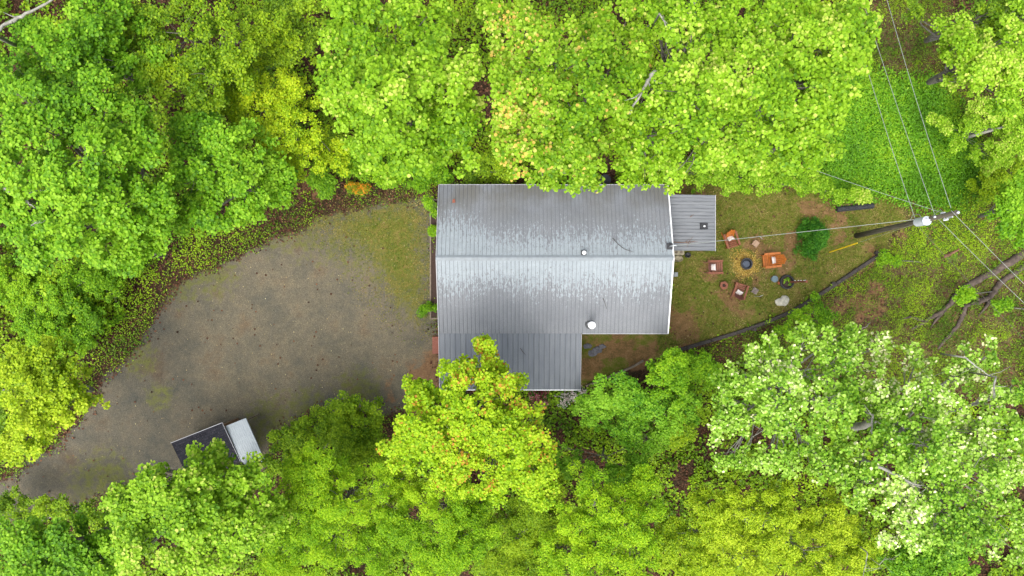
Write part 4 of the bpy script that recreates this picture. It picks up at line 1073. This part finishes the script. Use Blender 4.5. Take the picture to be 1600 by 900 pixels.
# ------------------------------------------------------------------ retaining wall
def retaining():
    r = empty('retaining_wall', G(1150, 520), label='dark timber retaining wall curving along the edge of the lawn', cat='retaining wall'); o = r.location.copy()
    pts = [G(x, y) for x, y in ((1062, 546), (1110, 532), (1150, 520), (1195, 504), (1235, 487), (1272, 465), (1306, 443), (1340, 420), (1372, 399))]
    for i in range(len(pts) - 1):
        a, b = pts[i].copy(), pts[i + 1].copy()
        for k, zz in enumerate((-0.66, -0.42, -0.18, 0.06)):
            a.z = b.z = zz; m = MB(); j = Vector((0, 0, 0)); d = (b - a).normalized()
            m.beam(a - o - d * 0.0, b - o - d * 0.012, 0.20, 0.225, bev=0.02); m.build('timber', M['timber'], r)
    for px, py in ((1176, 514), (1300, 443), (1368, 395), (1378, 393), (1075, 543)):
        p = G(px, py); m = MB(); m.tube([Vector((p.x, p.y, -0.9)) - o, Vector((p.x, p.y, 0.24)) - o], 0.11, 8); m.build('post', M['timber'], r)
    r2 = empty('timber_edging', G(950, 590), label='pale weathered timber edging behind the porch corner', cat='timber edging'); o = r2.location.copy()
    pts = [G(x, y) for x, y in ((915, 603), (950, 589), (988, 573), (1005, 563))]
    for i in range(3):
        a, b = pts[i].copy(), pts[i + 1].copy(); a.z = b.z = 0.05; m = MB(); m.beam(a - o, b - o, 0.12, 0.2, bev=0.015); m.build('timber', M['paletimber'], r2)
retaining()

# ------------------------------------------------------------------ utility pole and wires
POLE0 = P(1338, 368.5, 0); POLE0.z = tz(POLE0.x, POLE0.y)
POLET = P(1494, 332.5, 9.0)
def polept(z): return POLE0.lerp(POLET, (z - POLE0.z) / (POLET.z - POLE0.z))
def utility_pole():
    o = POLE0; r = empty('utility_pole', o, label='tall dark wooden utility pole with a pale transformer', cat='utility pole')
    m = MB(); m.tube([polept(z) - o for z in (-0.0 + POLE0.z, 3, 6, 9)], [0.15, 0.14, 0.125, 0.11], 14); m.build('pole_shaft', M['polewood'], r, smooth=True)
    m = MB(); m.lathe(POLET - o, [(0.125, 0.0), (0.125, 0.03), (0.05, 0.05), (0, 0.05)], 12); m.build('pole_cap', M['polewood'], r)
    m = MB(); m.lathe(POLET - o + Vector((0, 0, 0.05)), [(0.03, 0), (0.03, .05), (.055, .06), (.06, .12), (.03, .16), (0, .17)], 12); m.build('insulator', M['ceramic'], r)
    c = P(1441, 344.5, 6.7) - o + Vector((0.0, -0.05, 0))
    m = MB(); m.lathe(c, [(0.19, -0.42), (0.21, -0.40), (0.21, 0.33), (0.225, 0.34), (0.225, 0.39), (0.15, 0.44), (0, 0.46)], 22); tr = m.build('transformer', M['trans'], r, label='pale grey cylindrical transformer')
    for a in (0.6, 2.6):
        m = MB(); m.lathe(c + Vector((cos(a) * .1, sin(a) * .1, 0.42)), [(.03, 0), (.05, .03), (.03, .06), (.05, .09), (.03, .13), (0, .15)], 10); m.build('bushing', M['ceramic'], tr)
    m = MB(); m.beam(c + Vector((0, 0.1, 0.1)), polept(6.8) - o, 0.06, 0.1); m.build('bracket', M['galv'], r)
    # cut-out and arrester near the top
    for k, (px, py, z) in enumerate(((1474, 333, 8.1), (1478, 343, 8.1))):
        p = P(px, py, z) - o; q_ = polept(8.0) - o
        m = MB(); m.beam(q_, p, 0.035, 0.035); m.lathe(p, [(.03, -.16), (.06, -.12), (.04, -.08), (.06, -.04), (.04, 0), (.06, .04), (.04, .08), (.05, .12), (0, .14)], 10)
        m.build('cutout_fuse', M['ceramic'], r)
    m = MB(); m.beam(polept(8.35) - o + Vector((0, -.14, 0)), polept(8.75) - o + Vector((0, -.14, 0)), 0.05, 0.07); m.build('bracket', M['galv'], r)
    for z in (7.7, 6.3):
        m = MB(); p = polept(z) - o + Vector((-.16, 0, 0)); m.lathe(p, [(.03, -.06), (.05, -.03), (.035, 0), (.05, .03), (0, .06)], 10); m.build('insulator', M['ceramic'], r)
    # guy wire with yellow guard
    a = G(1296, 394); b = polept(7.3); t = 2.35 / (b - a).length
    m = MB(); m.tube([a - o, b - o], 0.008, 5); gw = m.build('guy_wire', M['wire'], r)
    m = MB(); m.tube([a - o + Vector((0, 0, .02)), a.lerp(b, t) - o], 0.038, 8); m.build('guy_guard', M['yellow'], r, label='bright yellow plastic guy wire guard')
    # looping jumper leads
    m = MB(); q0, q1 = c + Vector((.05, .05, .5)), P(1474, 333, 8.1) - o
    m.tube([q0, q0.lerp(q1, .3) + Vector((0, .25, .3)), q0.lerp(q1, .7) + Vector((0, .25, .1)), q1], 0.012, 5)
    m.tube([c + Vector((-.1, .1, .2)), c + Vector((-.35, .3, .35)), c + Vector((-.45, .35, .0)), c + Vector((-.3, .1, -.5))], 0.012, 5); m.build('jumper_wire', M['wire'], r)
utility_pole()
def wire(label, a, b, sag, rad=0.0125, mat='wire', n=26, name='power_line'):
    a, b = Vector(a), Vector(b); pts = []
    for i in range(n + 1):
        t = i / n; p = a.lerp(b, t); p.z -= sag * 4 * t * (1 - t); pts.append(p)
    m = MB(); m.tube(pts, rad, 6); m.build(name, M[mat], label=label, cat='wire', group='overhead wires of the utility pole')
t1 = POLET + Vector((0, 0, 0.2)); t2 = P(1461, 337, 7.6)
def beyond(a, px, py, z, k):
    p = P(px, py, z); return a + (p - a) * k
wire('topmost overhead wire running north from the pole top', t1 + Vector((-.3, 0.2, -.1)), beyond(t1, 1394, -5, 8.8, 1.6), 0.25)
wire('topmost overhead wire running south east from the pole top', t1 + Vector((-.3, 0.1, -.1)), beyond(t1, 1620, 455, 8.8, 1.8), 0.15)
wire('second overhead wire running north from the pole', t2, beyond(t2, 1360, 25, 7.5, 1.7), 0.2)
wire('second overhead wire running south east from the pole', t2, beyond(t2, 1600, 470, 7.5, 1.8), 0.15)
t3 = P(1430, 342, 6.3)
wire('thin lowest wire running north from the transformer', t3, beyond(t3, 1345, 50, 6.2, 1.8), 0.35, 0.014)
wire('thin lowest wire running south east over the fallen trunks', t3 + Vector((0, -.2, 0)), beyond(t3, 1600, 520, 6.0, 1.8), 0.3, 0.012, 'polewood')
wire('slack wire running north west from the pole into the trees', P(1474, 333, 7.8), P(1180, 232, 5.0), 0.2, 0.011)
wire('service wire running from the pole to the house over the chairs', P(1430, 343, 6.3), MAST, 0.35, 0.014)

# pipes lying on the lawn's far edge
def pipes():
    a, b = G(1305, 328), G(1362, 322); m = MB()
    n = 40; pts = []; rad = []
    for i in range(n + 1):
        pts.append(a.lerp(b, i / n) + Vector((0, 0, 0.17))); rad.append(0.15 + (0.012 if i % 2 else 0))
    m.tube(pts, rad, 14); m.build('drain_pipe', M['rubber'], label='black corrugated drain pipe lying at the edge of the clearing', cat='pipe')
    m = MB(); m.tube([G(1306, 322, .06), G(1330, 319, .08), G(1366, 315, .06)], [0.05, 0.045, 0.03], 7); m.build('fallen_branch', M['rusttwig'], label='thin orange brown branch lying beside the drain pipe', cat='branch')
pipes()
# fallen trunks on the bank
def log(label, pxs, r0, r1, br=(), mat='deadwood', name='fallen_log'):
    m = MB(); n = len(pxs)
    base = [G(x, y) for x, y in pxs]; pts = []; rad = []
    for i in range(n - 1):
        for k in range(6):
            t = k / 6; p = base[i].lerp(base[i + 1], t); s = (i + t) / (n - 1); r = r0 + (r1 - r0) * s
            r *= 1 + random.uniform(-.12, .12); p = p + Vector((random.uniform(-.05, .05), random.uniform(-.05, .05), r * .6)); pts.append(p); rad.append(r)
    pts.append(base[-1] + Vector((0, 0, r1 * .5))); rad.append(r1 * .6)
    m.tube(pts, rad, 9)
    for q_ in br:
        b = [G(x, y) + Vector((0, 0, .12)) for x, y in q_]; m.tube(b, [r1 * 1.2] + [r1 * .8] * (len(b) - 2) + [0.02], 7)
    m.build(name, M[mat], label=label, cat='fallen log', group='fallen trunks on the bank', smooth=True)
log('dark upper fallen trunk stretching to the right picture edge', [(1625, 378), (1551, 424), (1502, 450), (1473, 485), (1424, 514)], 0.26, 0.10, br=[((1440, 500), (1420, 495), (1400, 500)), ((1475, 483), (1460, 500), (1452, 512))])
log('lower forked fallen trunk with a pale bare stretch', [(1620, 398), (1560, 444), (1543, 465), (1508, 479), (1499, 502), (1465, 545)], 0.19, 0.10, br=[((1545, 467), (1538, 480), (1526, 494)), ((1530, 470), (1515, 462), (1500, 464))])
log('short reddish log on the bank between the pole and the fallen trunks', [(1476, 401), (1487, 395), (1499, 389)], 0.09, 0.06, mat='rusttwig')
log('thin bare pole lying in the brush above the pale tree', [(1342, 518), (1352, 510), (1360, 504)], 0.05, 0.03, mat='greywood')
def standing_snag(label, a, b, z1, z2, r):
    pa, pb = P(*a, z1), P(*b, z2); m = MB(); m.tube([pa, pa.lerp(pb, .5) + Vector((0, 0, .1)), pb], [r, r * .8, r * .5], 8)
    m.build('fallen_log', M['palebark'], label=label, cat='fallen log', smooth=True, group='fallen trunks on the bank')
standing_snag('pale bare trunk leaning among the trees at the upper right edge', (1513, 214), (1574, 197), 1.2, 2.2, 0.10)

# ------------------------------------------------------------------ trees and shrubs
GT = 'tall trees of the wood around the yard'
GS = 'small trees and shrubs at the edge of the yard'
def T(label, kind, lobes, ztop, **k): return tree('tree', 'tree', label, kind, lobes, ztop, group=GT, **k)
def S(label, kind, lobes, ztop, **k):
    k.setdefault('hbase', 0.25); return tree('shrub', 'shrub', label, kind, lobes, ztop, group=GS, **k)

# north row
T('bright lime tree at the top, left of the two trees over the roof', 'poplar', [(560, 60, 62), (640, 40, 70), (540, 150, 48), (610, 140, 72), (690, 110, 70), (640, 210, 62), (700, 200, 55), (580, 215, 42, 1.5), (545, 25, 40)], 14.5)
T('bright tree with orange flecks whose crown reaches over the north eave', 'tulip', [(800, 40, 55), (870, 80, 75), (810, 140, 62), (900, 160, 70), (840, 210, 60), (900, 235, 55), (960, 60, 62), (880, 268, 32, 1.5), (850, 282, 16, 2.5), (915, 285, 16, 2.5), (790, 215, 34)], 15.5)
T('large yellow green tree behind the east half of the roof', 'tulip', [(1010, 130, 60), (1080, 60, 70), (1090, 150, 75), (1010, 210, 60), (1100, 225, 58), (1170, 110, 70), (1180, 190, 60), (1000, 262, 34, 1.5), (1040, 280, 22, 2), (1160, 30, 60), (1030, 20, 50)], 15.5, mat=LM['poplar'], bare=[(0.15, [(1090, -8), (1075, 20), (1058, 45)]), (0.13, [(1022, 112), (1008, 132), (984, 178)]), (0.05, [(1030, 22), (1045, 45), (1052, 50)])])
T('pale lime tree at the top reaching toward the clearing', 'poplar', [(1250, 40, 62), (1250, 130, 66), (1310, 70, 52), (1340, 30, 42), (1290, 170, 44), (1240, 215, 48), (1190, 240, 36, 1), (1350, 60, 22, 1), (1285, 235, 28, 2), (1310, 120, 40)], 14)
# north west
T('mid green tree at the top left corner with a pale leaning limb', 'green', [(100, 60, 60), (150, 20, 50), (60, 120, 44), (40, 50, 34, 1), (200, 95, 44)], 11, bare=[(0.13, [(-15, 52), (15, 34), (40, 22), (66, 8), (92, -6)])])
T('small leaved bright tree at the top between the corner and the lime tree', 'mid', [(270, 40, 55), (340, 60, 55), (250, 110, 48), (330, 120, 48), (200, 40, 40), (400, 40, 45)], 10, gap=0.42)
T('sulphur yellow small tree left of the lime tree', 'yellow', [(400, 150, 50), (450, 200, 48), (370, 130, 38), (420, 250, 36), (480, 240, 36), (460, 150, 40), (520, 240, 30), (360, 180, 26)], 8)
T('large bright green tree on the left edge above the drive', 'green', [(60, 180, 62), (140, 160, 58), (40, 260, 62), (120, 240, 62), (190, 210, 48), (90, 330, 62), (170, 320, 58), (60, 380, 42, 1), (150, 385, 40, 1), (230, 300, 46), (215, 370, 34, 1.2), (10, 330, 50), (20, 130, 50)], 13, bare=[(0.09, [(8, 296), (30, 310), (45, 302), (62, 298), (88, 294)]), (0.07, [(32, 311), (44, 316), (57, 325)]), (0.03, [(50, 352), (60, 345)])])
T('broad leaved green tree overhanging the north edge of the drive', 'green', [(300, 200, 48), (360, 230, 50), (300, 270, 50), (380, 290, 46), (420, 270, 36, .5), (330, 325, 36), (385, 332, 20, 1), (290, 345, 32, 1), (436, 296, 18, 1)], 10)
S('grey green sapling hanging over the drive corner below the large left tree', 'sea', [(195, 395, 26), (175, 405, 18), (215, 380, 18)], 6, mat=LM['green'])
T('dark understory tree in the gap above the sulphur yellow tree', 'mid', [(450, 60, 40), (425, 100, 30), (470, 20, 34), (440, 10, 30)], 7, gap=0.47, mat=LM['cover'])
S('bright low shrub between the lime tree and the north west roof corner', 'shrub', [(600, 266, 24), (640, 262, 26), (680, 260, 24), (660, 288, 11), (695, 280, 12), (560, 252, 26)], 2.4)
S('loose broad leaved sapling above the gravel beside the orange azalea', 'green', [(505, 285, 14), (520, 278, 12), (508, 300, 8), (488, 282, 8), (534, 285, 9)], 1.6, leafk=0.75, gap=0.45)
S('small leafy shrub just above the middle of the north eave', 'mid', [(745, 262, 22), (775, 255, 20), (800, 275, 12)], 2.6, leafk=0.8)
S('bright green shrub at the right end of the north row', 'shrub', [(1090, 270, 24), (1140, 278, 26), (1185, 275, 24), (1230, 272, 26), (1270, 280, 22), (1060, 268, 16)], 2.8, mat=LM['poplar'])
S('small yellow green bush above the black drain pipe', 'shrub', [(1330, 300, 11), (1347, 305, 9), (1313, 306, 8), (1290, 294, 15), (1356, 308, 6)], 1.6, mat=LM['poplar'], gap=.42)
# west and south west
T('yellow green tree on the left edge beside the drive mouth', 'redtip', [(50, 565, 40), (90, 598, 34), (40, 630, 48), (90, 640, 34), (40, 680, 34), (5, 705, 30), (20, 590, 40), (112, 628, 20, .5)], 9, mat=LM['lime'], bare=[(0.06, [(0, 608), (20, 609), (38, 613)]), (0.04, [(36, 613), (34, 598), (28, 590)]), (0.04, [(30, 608), (36, 600), (34, 588)]), (0.03, [(36, 600), (46, 604)])])
S('mid green low bushes on the bank left of the drive', 'shrub', [(40, 470, 45), (110, 450, 46), (60, 520, 40), (140, 495, 28), (160, 440, 28), (212, 418, 16), (180, 465, 14), (110, 540, 22), (10, 440, 34)], 1.7, gap=0.40, layers=3)
T('big clover green tree hiding the lower end of the black shed', 'green', [(240, 778, 40), (300, 768, 36), (335, 760, 28), (200, 805, 48), (290, 800, 58), (360, 770, 44), (370, 830, 48), (310, 870, 50), (220, 860, 54), (334, 702, 7, .5), (338, 722, 12, .8), (303, 712, 8, .8), (305, 730, 12, .8), (385, 750, 24), (420, 810, 30), (250, 735, 13, 1), (178, 775, 16, .5)], 12, mat=LM['poplar'])
T('paler tree in the bottom left corner', 'green', [(30, 862, 48), (100, 860, 40), (150, 890, 46), (60, 895, 60), (170, 850, 36)], 10)
S('darker bush between the drive mouth and the bottom left corner', 'shrub', [(10, 795, 28), (55, 808, 26), (95, 795, 16), (130, 815, 22), (165, 825, 22)], 3, mat=LM['mid'])
# south
S('dark green bush on the gravel edge right of the white shelter', 'shrub', [(470, 690, 34), (440, 720, 30), (530, 640, 24), (520, 670, 34), (560, 660, 34), (580, 700, 30), (545, 710, 32), (430, 690, 14)], 3.2, mat=LM['mid'])
T('feathery mid green tree at the bottom, left of the red flecked tree', 'feather', [(480, 760, 48), (530, 790, 50), (460, 820, 46), (520, 850, 56), (590, 780, 46), (440, 870, 50), (590, 860, 46), (630, 750, 34), (500, 730, 34)], 8.5, mat=LM['feather'], leafk=0.85)
T('yellow tree with red flecks and a spike over the porch roof', 'redtip', [(740, 640, 66), (680, 650, 52), (800, 680, 54), (700, 710, 58), (770, 740, 52), (640, 690, 34), (830, 730, 40), (755, 570, 30), (715, 590, 28), (785, 600, 22), (640, 605, 18, .5), (753, 538, 9, .3), (660, 620, 22), (755, 552, 14, .2), (810, 595, 9, 1), (620, 710, 24), (855, 700, 18, .5), (845, 770, 26)], 10.5, base=(745, 655))
T('fresh green tree below the red flecked tree at the bottom edge', 'feather', [(690, 800, 48), (640, 830, 42), (720, 850, 48), (680, 880, 44), (740, 800, 30), (650, 780, 26)], 9, leafk=0.85)
T('shaded dark green tree at the bottom between two bright trees', 'dark', [(800, 850, 46), (840, 890, 46), (780, 890, 40), (830, 800, 34), (870, 830, 30), (860, 770, 26)], 6, mat=LM['mid'])
T('feathery yellow green tree in the middle of the bottom edge', 'feather', [(940, 790, 44), (900, 830, 38), (980, 820, 44), (930, 870, 50), (1000, 870, 44), (1000, 760, 28), (920, 755, 24), (870, 880, 36), (1015, 790, 28)], 8.5)
T('yellow cluster leaved tree at the bottom right of centre', 'lime', [(1130, 830, 52), (1080, 870, 48), (1170, 880, 54), (1210, 820, 48), (1260, 870, 54), (1320, 890, 50), (1110, 800, 28), (1300, 820, 40), (1050, 830, 24), (1160, 785, 20), (1350, 850, 34), (1230, 775, 20)], 8.5, gap=0.31, layers=3.2, leafk=1.15, tk=0.7, bare=[(0.04, [(1356, 862), (1352, 882), (1349, 905)]), (0.03, [(1375, 882), (1385, 870)])])
# south east
S('bright green shrub against the retaining wall south of the lawn', 'shrub', [(1040, 560, 22), (1060, 580, 28), (1020, 575, 22), (1090, 570, 26), (1115, 590, 24), (1060, 610, 26), (1010, 590, 20)], 2.6)
T('sea green small leaved tree below the timber edging', 'sea', [(960, 620, 34), (930, 645, 30), (1000, 640, 36), (985, 668, 30), (1040, 655, 32), (1005, 692, 28), (920, 620, 18), (1070, 640, 26), (940, 600, 12), (975, 598, 14)], 4.8)
S('grey green bush under the sea green tree', 'sea', [(890, 730, 22), (925, 742, 18), (995, 735, 24), (872, 700, 12), (965, 748, 20), (1045, 680, 20)], 3.0, gap=0.42)
S('yellowish thin sapling between the sea green and the white flecked tree', 'mid', [(1060, 660, 14), (1080, 640, 12), (1050, 690, 18), (1075, 680, 14)], 4.4, leafk=0.8)
T('white flecked pale tree with its crown right of the sea green tree', 'pale', [(1210, 560, 48), (1160, 600, 40), (1230, 630, 54), (1150, 660, 42), (1310, 560, 48), (1300, 640, 54), (1220, 710, 50), (1128, 640, 20), (1290, 720, 46), (1370, 540, 28), (1140, 720, 26), (1360, 610, 44), (1190, 560, 20), (1262, 528, 18), (1340, 520, 16)], 12.5, gap=0.33, layers=3.0, tk=0.75, bare=[(0.07, [(1363, 648), (1362, 668), (1363, 695)]), (0.06, [(1200, 580), (1222, 592), (1248, 606)])])
T('white flecked pale tree in the lower right corner', 'pale', [(1400, 640, 48), (1390, 720, 56), (1470, 620, 44), (1460, 700, 56), (1530, 570, 34), (1550, 660, 54), (1530, 750, 56), (1430, 790, 54), (1590, 720, 50), (1500, 830, 60), (1580, 830, 54), (1340, 760, 36), (1440, 560, 24), (1560, 548, 18), (1590, 610, 30), (1420, 850, 30)], 13.5, gap=0.33, layers=3.0, tk=0.75, bare=[(0.11, [(1372, 728), (1402, 742), (1440, 762)]), (0.06, [(1556, 590), (1552, 615), (1545, 640)]), (0.05, [(1510, 560), (1528, 575), (1548, 588)])])
S('deep green bush in the dark gap near the bottom right corner', 'shrub', [(1420, 880, 36), (1470, 860, 34), (1450, 900, 30), (1500, 890, 26)], 4, mat=LM['green'], leafk=1.3)
S('vivid green shrub on the outer side of the retaining wall', 'shrub', [(1255, 495, 16), (1275, 480, 16), (1295, 500, 16), (1270, 510, 18), (1235, 515, 14), (1200, 545, 16), (1210, 560, 18)], 1.2)
S('small bright sapling between the two fallen trunks', 'shrub', [(1507, 462, 9), (1514, 459, 8), (1500, 467, 6)], 1.0, leafk=1.2)
S('small bright sapling right of the lower fallen trunk', 'shrub', [(1560, 480, 10), (1572, 476, 7)], 1.0, leafk=1.2)
S('bright weed clump at the right end of the retaining wall', 'shrub', [(1386, 403, 8), (1400, 408, 6)], 0.7)
# east edge
T('lime tree in the top right with its crown over the brown slope', 'poplar', [(1500, 40, 26), (1490, 75, 22), (1520, 70, 30), (1545, 100, 32), (1580, 60, 30), (1520, 120, 22), (1570, 140, 30), (1590, 100, 30), (1600, 20, 30), (1485, 125, 10, 1)], 9.5, leafk=0.85)
T('thin leaved tree in the top right corner behind the lime tree', 'mid', [(1590, 30, 40), (1540, 20, 24), (1560, 60, 30), (1420, 10, 14), (1435, 18, 10)], 7, mat=LM['cover'], gap=0.44)
T('bushy green tree on the right edge at pole height', 'shrub', [(1590, 320, 24), (1600, 360, 24), (1575, 345, 18), (1600, 290, 26)], 6, leafk=1.3, mat=LM['green'])
S('yellow green shrub by the pale leaning trunk', 'shrub', [(1520, 195, 18), (1500, 225, 10), (1550, 180, 20), (1580, 230, 28), (1550, 240, 24), (1595, 190, 26), (1530, 160, 16), (1470, 190, 14), (1480, 205, 10)], 2.6, mat=LM['poplar'], gap=0.4)
S('low green bush on the slope above the right edge tree', 'shrub', [(1560, 280, 24), (1540, 310, 10), (1590, 270, 26), (1575, 300, 18)], 1.8, mat=LM['mid'])
# flowering shrubs
def azalea(label, leafkind, petal, lobes, h):
    leaf, cr = 0.07, 0.15
    c = G(sum(l[0] for l in lobes) / len(lobes), sum(l[1] for l in lobes) / len(lobes))
    r = empty('azalea', c, label=label, cat='azalea', group='flowering azaleas')
    C = []
    for px, py, rp in lobes:
        p = P(px, py, h + tz(c.x, c.y)); R_ = rp * (H - h) / F0; k = int(20 + 60 * R_ * R_ * 4)
        u = np.sqrt(RS.rand(k)) * R_; a = RS.rand(k) * 2 * pi
        C.append(np.stack([p.x + u * np.cos(a), p.y + u * np.sin(a), c.z + h * (0.45 + 0.55 * np.sqrt(np.clip(1 - (u / R_) ** 2, 0, 1))) - RS.rand(k) * h * 0.4], 1))
    C = np.concatenate(C); o = np.array(c)
    pos, nrm, size, t = clumps_to_leaves(C, np.full(len(C), cr), leaf, 4.5); V, Fq = leaves(pos, nrm, size, 'long')
    np_mesh('foliage', V - o, Fq, LM[leafkind], r, tint=np.repeat(t, 2))
    C2 = C[::2] + np.array([0, 0, 0.08]); pos, nrm, size, t = clumps_to_leaves(C2, np.full(len(C2), cr), 0.07, 2.0); V, Fq = leaves(pos, nrm, size)
    np_mesh('blossoms', V - o, Fq, LM[petal], r, tint=np.repeat(t, 2))
    m = MB()
    for k in range(7):
        a = k * 0.9; m.tube([(0, 0, 0), (cos(a) * .15, sin(a) * .15, h * .4), (cos(a) * .3, sin(a) * .3, h * .75)], [.02, .014, .006], 5, cap=False)
    m.build('stems', M['twig'], r)
azalea('orange flowering azalea at the top edge of the gravel', 'cover', 'orange', [(548, 291, 9), (560, 294, 10), (569, 291, 6)], 0.8)
azalea('dusky pink azalea below the porch roof edge', 'dark', 'pink', [(836, 618, 9), (846, 626, 11), (838, 632, 9), (852, 617, 7)], 1.1)
azalea('white flowered azalea below the porch roof corner', 'dark', 'white', [(872, 618, 9), (885, 622, 11), (897, 618, 10), (880, 632, 9), (910, 612, 6)], 1.1)
S('small green shrub in the bed beside the west wall', 'shrub', [(678, 325, 7), (680, 332, 5)], 0.5, leafk=.8)
S('small green shrub at the south end of the west bed', 'shrub', [(668, 482, 7), (677, 479, 6), (662, 487, 5)], 0.5, leafk=.8)
S('tiny sprouting weed in the middle of the west bed', 'shrub', [(679, 361, 4)], 0.3, leafk=.7)
